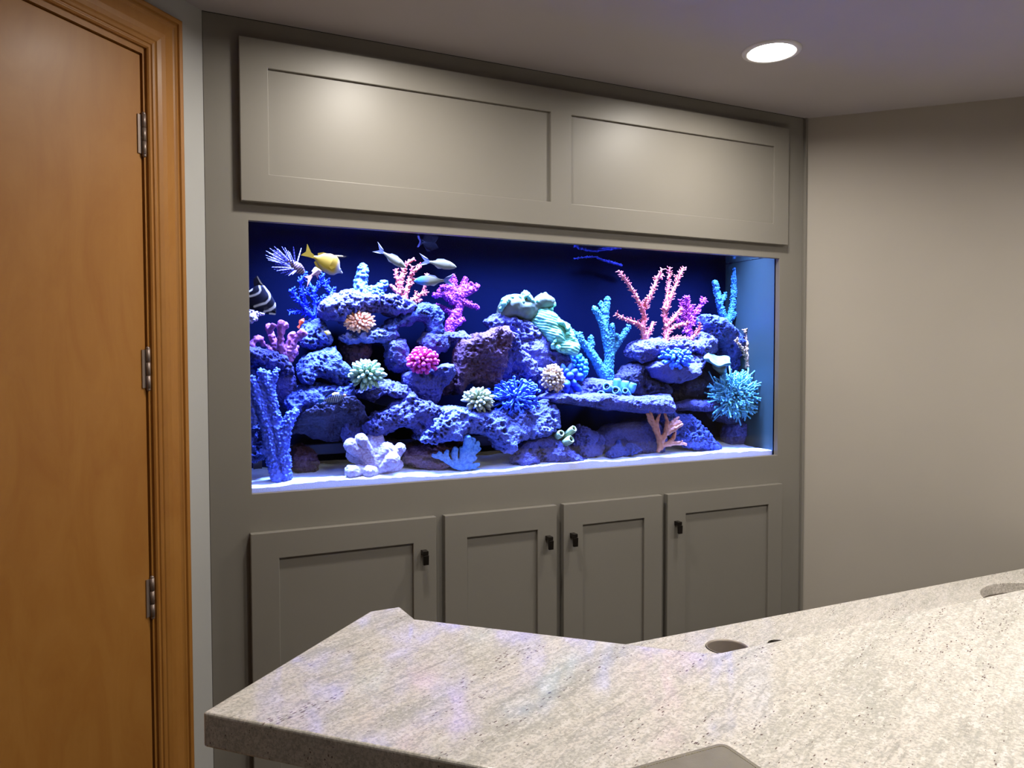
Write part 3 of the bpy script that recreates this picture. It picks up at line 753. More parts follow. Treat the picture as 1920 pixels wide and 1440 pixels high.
# ------------------------------------------------------------------ reef rocks: outline in the photograph, depth, half thickness, lean
ROCKS = [
 ('lav', .165, .050, .0, 1.0, [(460,652),(490,655),(520,662),(536,672),(547,682),(545,700),(528,707),(518,692),(500,684),(482,676),(460,672)], 'pale-rimmed rock ledge under the purple finger sponge'),
 ('smooth', .185, .045, .0, .5, [(524,690),(545,690),(552,714),(550,728),(546,747),(530,756),(514,748),(510,730),(518,712)], 'grey-violet boulder below the ledge of the purple sponge'),
 ('blue', .200, .040, .0, 1.0, [(458,672),(478,676),(487,692),(481,708),(482,732),(486,760),(496,786),(495,800),(474,790),(458,770)], 'blue rock against the frame above the ring-shaped rock'),
 ('blue', .150, .040, .0, 1.3, [(458,776),(480,782),(494,792),(497,812),(490,822),(498,838),(496,854),(482,866),(458,866)], 'ring-shaped blue rock against the frame beside the blue pillar coral'),
 ('blue', .215, .045, -.3, 1.3, [(562,620),(575,608),(590,600),(602,604),(614,618),(622,634),(616,643),(600,650),(583,652),(566,646)], 'folded blue rock beside the small orange fish'),
 ('blue', .175, .050, -.2, 1.3, [(561,690),(570,672),(590,661),(610,654),(627,649),(631,665),(638,680),(650,694),(650,712),(636,719),(617,716),(607,706),(590,704),(578,719),(565,713),(559,702)], 'lumpy blue rock left of the green finger coral'),
 ('blue', .180, .070, -.4, 1.3, [(532,752),(545,735),(565,726),(590,721),(615,723),(636,725),(656,722),(657,738),(634,748),(608,754),(587,762),(562,772),(540,768)], 'flat blue ledge below the lumpy rock, behind the spotted fish'),
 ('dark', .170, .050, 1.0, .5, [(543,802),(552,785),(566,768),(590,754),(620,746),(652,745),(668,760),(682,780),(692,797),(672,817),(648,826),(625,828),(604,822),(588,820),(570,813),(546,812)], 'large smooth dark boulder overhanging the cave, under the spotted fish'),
 ('lav', .165, .035, .2, 1.3, [(640,800),(655,788),(678,780),(696,788),(704,806),(698,826),(684,840),(668,842),(652,830),(638,818)], 'textured blue rock right of the large dark boulder'),
 ('lav', .130, .050, .1, 1.2, [(684,797),(704,777),(722,769),(735,758),(750,751),(765,738),(780,747),(800,758),(822,768),(830,777),(816,791),(809,804),(797,812),(783,811),(775,803),(760,798),(745,801),(731,807),(716,814),(700,820),(688,813)], 'arched lavender rock above the white blob coral'),
 ('dark', .180, .030, .3, .8, [(686,822),(706,821),(724,823),(740,824),(754,834),(746,840),(726,838),(712,844),(694,840)], 'thin dark slab behind the white blob coral'),
 ('pale', .120, .062, -.15, 1.3, [(778,822),(795,800),(813,784),(825,767),(846,763),(876,765),(906,771),(936,774),(960,774),(985,764),(1005,756),(1021,754),(1034,760),(1039,776),(1037,796),(1020,811),(1000,821),(985,823),(969,818),(956,831),(948,844),(931,842),(921,826),(909,812),(890,808),(870,810),(858,819),(835,821),(810,825),(792,827)], 'long pale pitted rock with a hanging lobe above the light blue coral'),
 ('smooth', .185, .045, .4, .8, [(757,704),(775,697),(800,700),(820,688),(838,684),(845,702),(837,716),(827,732),(822,747),(813,763),(800,764),(784,752),(769,736),(758,720)], 'wedge of grey-violet rock under the magenta coral cluster'),
 ('brown', .235, .030, .2, .6, [(822,712),(845,701),(864,698),(864,716),(852,730),(836,741),(820,740)], 'grey-brown rock filling the gap right of the wedge under the magenta cluster'),
 ('lav', .165, .065, -.3, 1.0, [(676,735),(690,727),(706,721),(726,716),(746,721),(762,732),(774,743),(763,748),(745,741),(725,738),(706,741),(696,747),(682,744)], 'thin arched ledge directly under the green finger coral'),
 ('pale', .210, .055, -.2, 1.2, [(640,634),(662,624),(690,619),(716,617),(738,619),(744,631),(726,639),(690,641),(655,642)], 'flat pale ledge below the peach coral'),
 ('brown', .250, .028, .0, .6, [(642,636),(692,636),(692,662),(684,680),(664,692),(648,680),(640,660)], 'red-brown rock column under the peach coral ledge'),
 ('lav', .205, .055, -.2, 1.3, [(595,586),(599,568),(622,555),(650,548),(680,547),(710,551),(735,557),(766,565),(782,574),(768,584),(748,592),(735,590),(718,584),(702,580),(692,583),(674,593),(652,600),(635,603),(615,598),(600,594)], 'long pitted rock cap below the pale blue knobbly coral'),
 ('blue', .215, .045, -.1, 1.3, [(718,614),(735,600),(755,589),(775,577),(800,569),(816,576),(825,592),(826,610),(825,624),(808,627),(802,607),(794,599),(780,600),(760,608),(742,618),(728,622)], 'hooked blue rock arch left of the purple tree coral'),
 ('lav', .215, .040, .1, 1.2, [(720,646),(729,636),(754,638),(759,655),(760,672),(770,682),(780,697),(766,703),(748,695),(734,694),(727,676),(724,656)], 'upright pitted rock left of the magenta coral cluster'),
 ('lav', .215, .045, .0, 1.1, [(788,642),(797,627),(815,622),(836,628),(850,625),(862,619),(876,628),(888,640),(872,648),(860,653),(840,643),(834,657),(815,660),(798,655)], 'saddle-shaped rock at the foot of the purple tree coral'),
 ('brown', .170, .052, .32, .7, [(858,650),(864,640),(880,636),(896,626),(920,620),(941,618),(952,632),(945,650),(941,670),(938,690),(934,710),(940,720),(926,731),(905,724),(886,714),(872,718),(864,738),(856,702),(857,670)], 'tall red-brown rock with pitted crown in the middle of the reef'),
 ('lav', .195, .050, .35, 1.2, [(938,622),(953,630),(967,654),(982,667),(995,679),(1003,695),(998,713),(975,720),(950,714),(933,706),(930,688),(936,668),(939,648)], 'pitted wedge rock leaning right of the tall red-brown rock'),
 ('lav', .225, .045, -.1, 1.0, [(915,603),(927,590),(945,591),(966,595),(987,599),(1002,611),(1014,626),(1000,638),(970,643),(954,637),(946,624),(930,622),(920,614)], 'rock with a curled lip left of the mint lettuce coral'),
 ('smooth', .220, .050, -.1, 1.0, [(955,645),(984,621),(1004,619),(1024,632),(1038,650),(1053,665),(1062,678),(1052,688),(1030,694),(1005,694),(988,684),(973,670),(960,657)], 'layered violet rock below the mint lettuce coral'),
 ('lav', .190, .045, .0, 1.0, [(998,704),(1004,692),(1030,688),(1050,692),(1022,702),(1024,722),(1022,742),(1000,738)], 'pale rock left of the cream cauliflower coral'),
 ('smooth', .160, .100, -.10, .35, [(1008,745),(1020,737),(1050,741),(1090,741),(1112,737),(1150,741),(1185,744),(1210,741),(1233,739),(1235,755),(1233,768),(1200,771),(1165,769),(1130,766),(1090,759),(1050,753),(1020,751)], 'long flat rock shelf that carries the blue tube sponges'),
 ('smooth', .215, .050, -.2, .8, [(1020,742),(1040,726),(1065,722),(1092,714),(1116,711),(1142,713),(1164,722),(1156,737),(1130,744),(1090,748),(1040,748)], 'low violet rock on the shelf under the tall blue branch coral'),
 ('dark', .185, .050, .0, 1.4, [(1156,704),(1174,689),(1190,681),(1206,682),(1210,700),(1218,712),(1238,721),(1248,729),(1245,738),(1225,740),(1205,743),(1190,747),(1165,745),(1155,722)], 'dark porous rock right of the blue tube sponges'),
 ('smooth', .175, .055, -.2, .7, [(1181,660),(1187,648),(1205,639),(1225,635),(1243,641),(1239,658),(1230,669),(1210,677),(1195,679),(1184,669)], 'bowl-shaped rock under the left pink branch coral'),
 ('lav', .210, .050, -.2, 1.0, [(1228,646),(1245,635),(1275,637),(1300,638),(1315,626),(1326,623),(1336,640),(1338,656),(1326,665),(1300,662),(1280,659),(1255,656),(1232,660)], 'blue-violet rock under the right pink branch coral'),
 ('smooth', .150, .050, .2, .4, [(1208,690),(1221,679),(1240,676),(1262,681),(1286,688),(1305,683),(1304,701),(1290,712),(1269,716),(1245,714),(1223,706)], 'smooth oval rock under the blue frilled coral'),
 ('lav', .190, .040, .0, .8, [(1280,672),(1298,663),(1311,667),(1317,678),(1310,690),(1294,692)], 'small round rock right of the blue frilled coral'),
 ('blue', .225, .045, .25, 1.2, [(1310,592),(1330,593),(1351,606),(1366,617),(1381,631),(1396,644),(1407,660),(1412,676),(1416,700),(1402,706),(1385,698),(1369,688),(1361,672),(1357,657),(1344,647),(1331,637),(1319,627),(1310,612)], 'tall blue pitted rock ridge behind the mint plate coral'),
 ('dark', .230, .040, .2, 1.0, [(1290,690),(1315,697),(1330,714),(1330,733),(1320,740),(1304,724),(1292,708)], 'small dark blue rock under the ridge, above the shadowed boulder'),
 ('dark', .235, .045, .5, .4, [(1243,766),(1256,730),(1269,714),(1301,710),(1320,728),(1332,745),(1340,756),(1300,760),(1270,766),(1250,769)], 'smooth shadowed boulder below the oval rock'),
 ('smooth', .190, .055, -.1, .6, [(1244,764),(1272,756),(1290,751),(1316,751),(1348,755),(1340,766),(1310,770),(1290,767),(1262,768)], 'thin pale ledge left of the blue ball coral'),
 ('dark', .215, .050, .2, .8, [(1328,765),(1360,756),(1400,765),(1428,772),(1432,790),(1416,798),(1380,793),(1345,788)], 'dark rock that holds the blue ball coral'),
 ('smooth', .215, .050, .0, 1.0, [(1364,842),(1361,815),(1367,799),(1385,789),(1406,787),(1422,799),(1428,815),(1431,838),(1410,842),(1390,842)], 'grey rock standing on the sand below the blue ball coral'),
 ('blue', .150, .050, -.1, .9, [(1222,771),(1240,763),(1260,767),(1270,778),(1286,775),(1302,790),(1312,808),(1327,822),(1342,836),(1339,845),(1315,846),(1294,840),(1274,830),(1260,816),(1248,800),(1236,786)], 'blue rock sloping to the sand behind the orange finger coral'),
 ('smooth', .165, .055, .0, .3, [(1116,818),(1138,801),(1165,794),(1190,789),(1217,785),(1230,800),(1238,820),(1236,846),(1215,852),(1190,852),(1165,850),(1140,846),(1120,838)], 'smooth grey boulder on the sand left of the orange finger coral'),
 ('lav', .130, .045, .0, .9, [(1072,856),(1068,835),(1077,814),(1085,799),(1100,804),(1116,814),(1128,825),(1131,842),(1110,852),(1093,858)], 'violet rock on the sand behind the green tube sponges'),
 ('lav', .095, .045, -.3, 1.8, [(961,864),(969,851),(974,840),(985,829),(1000,821),(1020,819),(1036,819),(1050,830),(1062,844),(1077,854),(1093,860),(1082,867),(1060,866),(1035,865),(1010,866),(990,874),(972,876)], 'brain-textured violet rock on the sand under the green tube sponges'),
 ('blue', .095, .030, -.2, 1.0, [(1141,856),(1149,840),(1162,829),(1171,840),(1181,834),(1193,834),(1200,844),(1186,851),(1165,856),(1149,860)], 'small pale blue rock on the sand before the smooth grey boulder'),
 ('brown', .150, .050, -.3, 1.0, [(750,845),(770,837),(795,831),(820,827),(846,824),(860,818),(864,836),(856,852),(846,872),(815,878),(790,876),(765,871),(750,862)], 'red-violet pitted rock lying behind the light blue coral'),
 ('brown', .215, .045, .0, .8, [(542,846),(552,838),(566,838),(582,844),(592,860),(590,878),(575,886),(555,886),(543,878)], 'dim brown rock on the sand right of the blue pillar coral'),
]
for i, (mk, yc, hy, tl, pit, out, lab) in enumerate(ROCKS):
    rg = .6 if mk in ('smooth',) else (.75 if mk == 'dark' else 1.0)
    me = rock_mesh('reef_rock', out, yc, hy, tl, pit, 11+i*7, rg)
    tag(link('reef_rock', me, ROCK[mk]), lab, 'rock', 'reef rocks')

# ------------------------------------------------------------------ corals
rng = random.Random(4)
CM = {}
def cm(key, dark, lite, **k):
    CM[key] = coral_mat('coral_'+key, dark, lite, **k); return CM[key]
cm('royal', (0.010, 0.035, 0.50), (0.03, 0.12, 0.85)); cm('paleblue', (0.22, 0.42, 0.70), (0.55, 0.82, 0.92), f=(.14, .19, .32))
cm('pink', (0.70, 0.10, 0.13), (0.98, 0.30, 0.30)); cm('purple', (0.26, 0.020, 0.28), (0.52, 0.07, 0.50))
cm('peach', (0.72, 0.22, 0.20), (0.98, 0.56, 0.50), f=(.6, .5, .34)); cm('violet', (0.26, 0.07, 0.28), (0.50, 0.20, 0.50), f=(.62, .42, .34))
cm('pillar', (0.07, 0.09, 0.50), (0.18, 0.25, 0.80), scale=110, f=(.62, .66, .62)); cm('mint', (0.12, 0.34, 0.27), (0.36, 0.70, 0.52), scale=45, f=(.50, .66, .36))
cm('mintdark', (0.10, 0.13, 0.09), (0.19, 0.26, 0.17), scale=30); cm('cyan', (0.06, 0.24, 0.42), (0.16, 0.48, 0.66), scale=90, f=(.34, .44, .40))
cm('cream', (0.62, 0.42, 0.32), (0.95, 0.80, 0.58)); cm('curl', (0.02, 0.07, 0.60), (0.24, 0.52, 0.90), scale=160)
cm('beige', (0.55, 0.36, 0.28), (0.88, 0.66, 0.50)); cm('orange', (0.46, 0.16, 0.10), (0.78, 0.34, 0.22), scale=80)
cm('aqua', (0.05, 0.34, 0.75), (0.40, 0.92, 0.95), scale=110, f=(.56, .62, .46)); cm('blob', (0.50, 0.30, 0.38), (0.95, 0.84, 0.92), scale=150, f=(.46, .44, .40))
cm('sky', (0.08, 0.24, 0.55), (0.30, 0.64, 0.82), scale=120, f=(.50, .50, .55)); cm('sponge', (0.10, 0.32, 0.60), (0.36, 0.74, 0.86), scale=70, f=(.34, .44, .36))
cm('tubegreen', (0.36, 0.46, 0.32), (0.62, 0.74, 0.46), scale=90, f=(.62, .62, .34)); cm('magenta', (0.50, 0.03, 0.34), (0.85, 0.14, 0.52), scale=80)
cm('plate', (0.10, 0.20, 0.17), (0.20, 0.36, 0.28), scale=45, f=(.42, .46, .36)); cm('fuchsia', (0.50, 0.04, 0.40), (0.90, 0.20, 0.66), scale=80); cm('mirror_image', (0.004, 0.010, 0.10), (0.008, 0.025, 0.20)); cm('hollow_shade', (0.004, 0.005, 0.006), (0.008, 0.010, 0.011))

def chains_px(spec, yc, lean=.03):
    """spec: [(pixels, r px at start, r px at end)]; each branch wanders a little in depth"""
    out = []
    for pts, r0, r1 in spec:
        dy = rng.uniform(-lean, lean); n = len(pts)-1 or 1; P = []; Rr = []
        for i, (a, b) in enumerate(pts):
            t = i/n; y = min(max(yc+dy*t, YF+.008), YB-.008)
            P.append(T(a, b, y)); Rr.append((r0+(r1-r0)*t)*PXM(a, b, y))
        out.append((P, Rr))
    return out
def along(chains, step):
    for P, Rr in chains:
        for i in range(len(P)-1):
            a, b = np.array(P[i]), np.array(P[i+1]); L = np.linalg.norm(b-a); k = max(1, int(L/step))
            for j in range(k):
                t = (j+rng.random())/k; yield a+(b-a)*t, Rr[i]+(Rr[i+1]-Rr[i])*t, (b-a)/(L+1e-9)
def rnd_perp(d):
    v = np.array([rng.gauss(0, 1) for _ in range(3)]); v -= d*(v@d); return v/(np.linalg.norm(v)+1e-9)
def coral(name, label, spec, yc, mat, cat='coral', lean=.025, bump=0.0, cell=.006, nub=0, nublen=.006, nubr=.002, seed=0, ball=False, rough=.0010, k=.004, h=.0024, up=.6, group='branching corals', extra=None):
    """a branching coral: one skeleton grown as one surface, its polyps as a second part"""
    if nub and not ball: spec = [(a, b*.74, c*.74) for a, b, c in spec]
    ch = chains_px(spec, yc, lean)
    me = chain_mesh('branches', ch, h, k, bump, cell, seed, rough)
    root = empty(name, tuple(np.array(ch[0][0][0])), label, cat, group)
    link('branches', me, CM[mat], root)
    if nub:
        mb = MB()
        for p, r, d in along(ch, 1.0/nub):
            for _ in range(3):
                v = rnd_perp(d); q = p+v*r*.8; dr = v*.9+d*up; dr /= np.linalg.norm(dr); L = nublen*rng.uniform(.6, 1.3)
                if ball: mb.ball(q+dr*L*.35, nubr*rng.uniform(.8, 1.25), 6, 5)
                else: mb.finger(q, q+dr*L, nubr*1.25, nubr*.8, 5)
        mb.V = [(v[0], min(max(v[1], YF), YB+.003), v[2]) for v in mb.V]
        o = mb.build('polyps', CM[mat], root, True); o['kind'] = 'stuff'
    return root

coral('branching_coral', 'royal blue bushy branch coral beside the yellow fish',
 [([(592,604),(587,592),(573,580),(557,560),(543,544)],6,3.2), ([(575,582),(573,567),(565,545),(563,527),(575,511)],5,2.6), ([(590,596),(592,567),(588,547),(600,530),(607,514)],5.5,3.4),
  ([(592,570),(604,560),(612,553)],3,2), ([(588,560),(578,550),(575,546)],3,2), ([(590,592),(574,588),(560,583),(543,586)],4.5,2.5), ([(598,600),(612,572),(620,550),(617,540),(613,524)],4,2.5), ([(620,552),(626,538)],2.8,2), ([(617,545),(608,534)],2.6,1.8),
  ([(566,570),(553,556),(548,541)],4,2.6), ([(590,547),(582,535),(580,528)],3.4,2.2), ([(598,533),(610,528)],2.8,2)],
 .225, 'royal', nub=150, nublen=.009, nubr=.0019, seed=3, lean=.03)
coral('knobbly_coral', 'pale blue knobbly coral topping the long pitted rock',
 [([(683,558),(676,540),(677,520),(680,503)],13,9), ([(672,552),(655,551),(640,557)],10,7), ([(680,548),(700,546),(714,540),(722,532)],11,7), ([(640,560),(630,565)],6,5), ([(700,550),(716,555)],9,7)],
 .19, 'paleblue', bump=.004, cell=.011, nub=210, nublen=.008, nubr=.0058, ball=True, seed=8, lean=.02)
coral('branching_coral', 'pink branch coral behind the pale fish on the pitted rock cap',
 [([(757,568),(750,548),(746,525),(742,506)],6,4.2), ([(750,550),(741,543),(733,536)],5.5,4), ([(752,545),(752,522),(757,505),(765,493),(776,485)],5.5,3), ([(757,520),(760,510)],3,2.5), ([(760,566),(762,545),(768,526),(772,513),(784,502),(789,496)],5.5,3.5),
  ([(770,515),(773,500)],3.2,2.4), ([(766,535),(780,523)],3.2,2.4), ([(756,558),(752,565)],6,6), ([(764,568),(780,559),(792,550),(797,537),(800,520)],5,3), ([(780,559),(779,547)],3.2,2.2), ([(793,551),(801,548)],3.4,2.6), ([(797,525),(801,516)],2.4,2.2), ([(770,567),(785,564),(791,562)],4.2,3)],
 .20, 'pink', bump=.0022, cell=.006, nub=150, nublen=.0075, nubr=.0021, seed=21)
coral('tree_coral', 'purple tree-like coral standing behind the saddle rock',
 [([(841,628),(846,606),(856,588),(861,570),(856,553)],10,9), ([(857,555),(846,542),(839,526)],8,4), ([(856,552),(851,534),(850,517)],8,4), ([(858,552),(868,538),(873,522)],8,4), ([(860,556),(880,546),(895,537)],8,5), ([(862,548),(885,532)],6,4), ([(856,562),(838,548),(822,545)],7,4), ([(850,566),(830,550),(814,554)],7,4),
  ([(862,562),(880,570),(896,577)],7,3.5), ([(850,588),(832,578),(818,574)],5,3), ([(856,596),(868,600)],6,5), ([(846,612),(862,604)],6,5), ([(838,540),(828,538)],5,3)],
 .225, 'purple', bump=.003, cell=.0085, nub=330, nublen=.009, nubr=.0028, ball=True, seed=31, lean=.02)
coral('finger_sponge', 'purple finger sponge on the pale-rimmed ledge against the frame',
 [(a, b*.84, c*.84) for a, b, c in [([(528,680),(519,655),(510,632),(504,612)],7,7.5), ([(506,622),(512,611)],6,6), ([(530,680),(526,650),(526,625),(527,607)],7,8), ([(528,614),(536,610)],7,7.5), ([(531,680),(538,652),(548,626)],6.5,6.5), ([(533,680),(548,650),(558,633),(566,620)],6.5,6), ([(560,635),(571,625)],6,5),
  ([(534,682),(546,663),(556,652)],6,6), ([(535,684),(546,670),(555,659)],6,6), ([(532,684),(544,675),(549,671)],6,5.5), ([(472,660),(472,645),(479,634),(488,634),(493,646)],6,6), ([(514,672),(507,655),(502,648)],5,5)]],
 .15, 'violet', seed=41, lean=.03, rough=.0026, k=.002, group='finger sponges')
coral('pillar_coral', 'tall blue pillar coral with a beaded surface beside the left frame',
 [([(520,898),(512,870),(508,845),(500,805),(491,770),(480,738),(470,712)],11,9), ([(536,893),(534,865),(531,835),(526,805),(515,778)],11,10), ([(528,860),(519,815),(508,775),(498,742),(490,715)],11,9), ([(514,780),(508,745),(503,722),(497,708),(490,697)],11,7), ([(506,735),(511,712),(519,695)],9,5), ([(502,716),(502,700)],8,6),
  ([(528,830),(537,800),(545,785),(554,772)],13,7), ([(533,812),(540,790),(543,776)],11,7), ([(476,790),(472,768),(468,750)],8,7), ([(500,840),(494,846)],7,6)],
 .085, 'pillar', bump=.0058, cell=.0082, seed=51, lean=.016, k=.0015, h=.0017, rough=.0006)
coral('branching_coral', 'tall blue branch coral in the middle of the right half',
 [([(1143,720),(1140,695),(1143,668),(1138,640),(1131,612),(1122,590),(1114,577)],11,4.5), ([(1132,612),(1135,588),(1139,560)],8.5,5), ([(1134,585),(1127,568)],5.5,4), ([(1142,668),(1156,645),(1168,630),(1179,612)],8,3.5), ([(1160,640),(1156,628)],5,3.5), ([(1145,655),(1148,630),(1148,610)],7,4.5),
  ([(1140,722),(1126,692),(1112,668),(1096,646),(1083,631),(1072,621)],11,4), ([(1106,660),(1109,645),(1108,632)],6,4), ([(1090,640),(1087,625)],5,3.4)],
 .215, 'cyan', bump=.0028, cell=.0062, nub=210, nublen=.0085, nubr=.0034, ball=True, seed=61, lean=.02)
coral('branching_coral', 'left one of the two pink branch corals on the bowl-shaped rock',
 [([(1210,645),(1208,628),(1205,614),(1208,596),(1205,580),(1192,555),(1175,528),(1160,508)],8,2.8), ([(1206,616),(1195,607),(1176,600),(1165,595),(1155,588)],6.5,2.8), ([(1206,582),(1216,562),(1226,540),(1234,520),(1241,505)],6,2.8), ([(1208,578),(1211,560)],4,2.6), ([(1212,632),(1219,620),(1224,605)],6.5,4), ([(1234,522),(1243,515)],2.6,2), ([(1230,528),(1228,518)],2.6,2)],
 .185, 'pink', bump=.0018, cell=.005, nub=150, nublen=.0105, nubr=.0017, seed=71, lean=.02)
coral('branching_coral', 'right one of the two pink branch corals with a low side arm',
 [([(1248,640),(1250,618),(1247,600),(1245,578),(1251,556),(1254,530),(1256,502)],7,2.8), ([(1250,580),(1258,556),(1268,532),(1275,515),(1281,502)],5.5,2.6), ([(1249,612),(1262,598),(1272,586),(1277,578)],5.5,3.5), ([(1252,622),(1264,613),(1278,608),(1290,607)],5,3), ([(1243,638),(1262,635),(1285,634),(1298,640)],4,3.4), ([(1294,638),(1304,628),(1311,618),(1313,607)],4.4,2.6), ([(1270,530),(1269,518)],2.8,2.2)],
 .195, 'pink', bump=.0018, cell=.005, nub=150, nublen=.0105, nubr=.0017, seed=81, lean=.02)
coral('bush_coral', 'small magenta bush coral behind the right pink branch coral',
 [([(1292,628),(1292,605),(1290,580),(1287,556)],5,3), ([(1292,605),(1280,590),(1277,563)],5,3), ([(1293,604),(1306,585),(1314,573),(1317,560)],4.5,2.5), ([(1316,567),(1322,563)],2.5,2), ([(1292,610),(1278,606),(1270,598)],5,3), ([(1294,610),(1308,604),(1314,598)],5,3), ([(1292,590),(1298,572)],4.5,3), ([(1290,616),(1282,622)],4.5,3.5), ([(1290,628),(1298,622)],4,3.5)],
 .245, 'fuchsia', nub=300, nublen=.010, nubr=.0026, seed=91, lean=.02)
coral('branching_coral', 'turquoise branch coral on the rock ridge by the right end pane',
 [([(1364,622),(1367,600),(1374,575),(1376,548),(1377,525),(1380,506)],6,5), ([(1376,550),(1385,530),(1390,512),(1398,501)],6,3.5), ([(1390,515),(1400,506)],4,3), ([(1369,598),(1384,580),(1396,574),(1405,565)],6,3.5), ([(1377,570),(1385,558),(1389,548)],5,3.4), ([(1364,615),(1354,588),(1347,560),(1340,530)],7,5), ([(1348,570),(1356,560),(1360,551)],5,3)],
 .24, 'cyan', bump=.0028, cell=.0062, nub=210, nublen=.0085, nubr=.0034, ball=True, seed=101, lean=.012)
coral('branching_coral', 'small beige branch coral beside the right end pane',
 [([(1400,688),(1401,668),(1402,648),(1401,630),(1397,618)],5,3), ([(1402,645),(1407,630),(1410,616)],4.2,2.6), ([(1402,655),(1411,643),(1415,632)],4.2,3), ([(1401,672),(1409,662),(1411,650)],4.2,3), ([(1400,668),(1391,652),(1380,637)],3.2,2), ([(1401,685),(1409,680)],4,3)],
 .165, 'beige', nub=150, nublen=.009, nubr=.0028, seed=111, lean=.015)
coral('staghorn_coral', 'orange-pink finger coral standing on the sand',
 [([(1238,838),(1237,822),(1228,802),(1218,788),(1211,767)],6.5,2.6), ([(1230,806),(1224,790),(1218,767)],5,2.4), ([(1233,812),(1231,792),(1238,772)],5,2.6), ([(1242,824),(1249,808),(1251,790),(1246,773)],6,2.4), ([(1249,806),(1260,793),(1273,782)],5,2.6), ([(1250,810),(1262,799),(1274,790)],4.6,2.8), ([(1252,812),(1266,804),(1279,796)],4.4,2.6), ([(1272,800),(1277,792)],3,2.2),
  ([(1240,834),(1256,832),(1272,831),(1286,833)],5.5,2.4), ([(1274,831),(1279,827)],2.8,2), ([(1252,832),(1262,822),(1266,812)],4,3), ([(1240,836),(1234,845)],5,3.5)],
 .085, 'orange', bump=.0010, cell=.006, seed=121, lean=.02, rough=.0014)
coral('finger_coral', 'light blue finger coral on the sand under the hanging lobe',
 [([(862,876),(850,872),(838,863),(826,857),(812,854)],6,3.6), ([(840,864),(836,852),(838,846)],5,3.8), ([(830,858),(824,850)],4.4,4), ([(860,874),(853,862),(851,852),(853,843)],6,6), ([(864,872),(867,856),(867,842)],6,6), ([(866,868),(873,848),(876,833),(877,822)],7,7), ([(874,846),(882,833),(887,825)],6,5.5), ([(868,864),(880,848),(890,838),(895,832)],6,5), ([(870,866),(886,850),(897,842)],6,5),
  ([(868,874),(880,866),(890,859)],6,4.5), ([(866,878),(880,876),(897,871)],6,4), ([(886,876),(896,882),(901,887)],4,3)],
 .080, 'sky', bump=.0012, cell=.005, seed=131, lean=.015, rough=.0014)
coral('blob_coral', 'white and pink blob coral resting on the sand',
 [(a, b*1.12, c*1.28) for a, b, c in [([(700,878),(680,852),(658,835)],9,10.5), ([(700,872),(688,842),(677,824)],9,9), ([(702,872),(703,846),(703,826)],11,13.5), ([(698,876),(680,862),(664,852)],9,12), ([(704,874),(716,858),(724,846)],11,14), ([(708,876),(736,858),(750,841)],8,8.5), ([(696,880),(688,868),(686,858)],11,11), ([(694,884),(672,882),(658,884)],9,9.5), ([(698,880),(703,868)],11,10), ([(708,880),(726,870),(736,862)],11,11), ([(712,882),(736,876),(746,871)],9,8), ([(706,884),(690,884)],10,9)]],
 .085, 'blob', bump=.0010, cell=.005, seed=141, lean=.035, k=.0012, rough=.0014)
coral('bush_coral', 'tiny white-pink coral behind the striped angelfish',
 [([(470,602),(474,590),(470,582)],5,4), ([(473,594),(482,588),(492,586)],5,3), ([(472,596),(480,598)],5,4)], .15, 'blob', nub=260, nublen=.006, nubr=.0036, ball=True, seed=151, lean=.008)

# ---- domes of fingers: every finger is an object of its own
def finger_mesh(name, prof, n=8):
    V = [(0, 0, 0)]; Fc = []
    for r, z in prof: V += [(r*math.cos(2*math.pi*j/n), r*math.sin(2*math.pi*j/n), z) for j in range(n)]
    m = len(prof); V.append((0, 0, 1.0))
    for j in range(n): Fc.append((0, 1+(j+1) % n, 1+j))
    for a in range(m-1):
        for j in range(n): Fc.append((1+a*n+j, 1+a*n+(j+1) % n, 1+(a+1)*n+(j+1) % n, 1+(a+1)*n+j))
    for j in range(n): Fc.append((len(V)-1, 1+(m-1)*n+j, 1+(m-1)*n+(j+1) % n))
    return mesh(name, V, Fc)
PR_BULB = [(.55, .0), (.62, .25), (.9, .55), (1.0, .72), (.78, .9), (.4, .975)]
PR_BLUNT = [(.7, .0), (.75, .4), (.95, .75), (1.0, .88), (.7, .97)]
PR_LONG = [(.6, .0), (.8, .35), (1.0, .58), (.92, .74), (.62, .9), (.25, .985)]
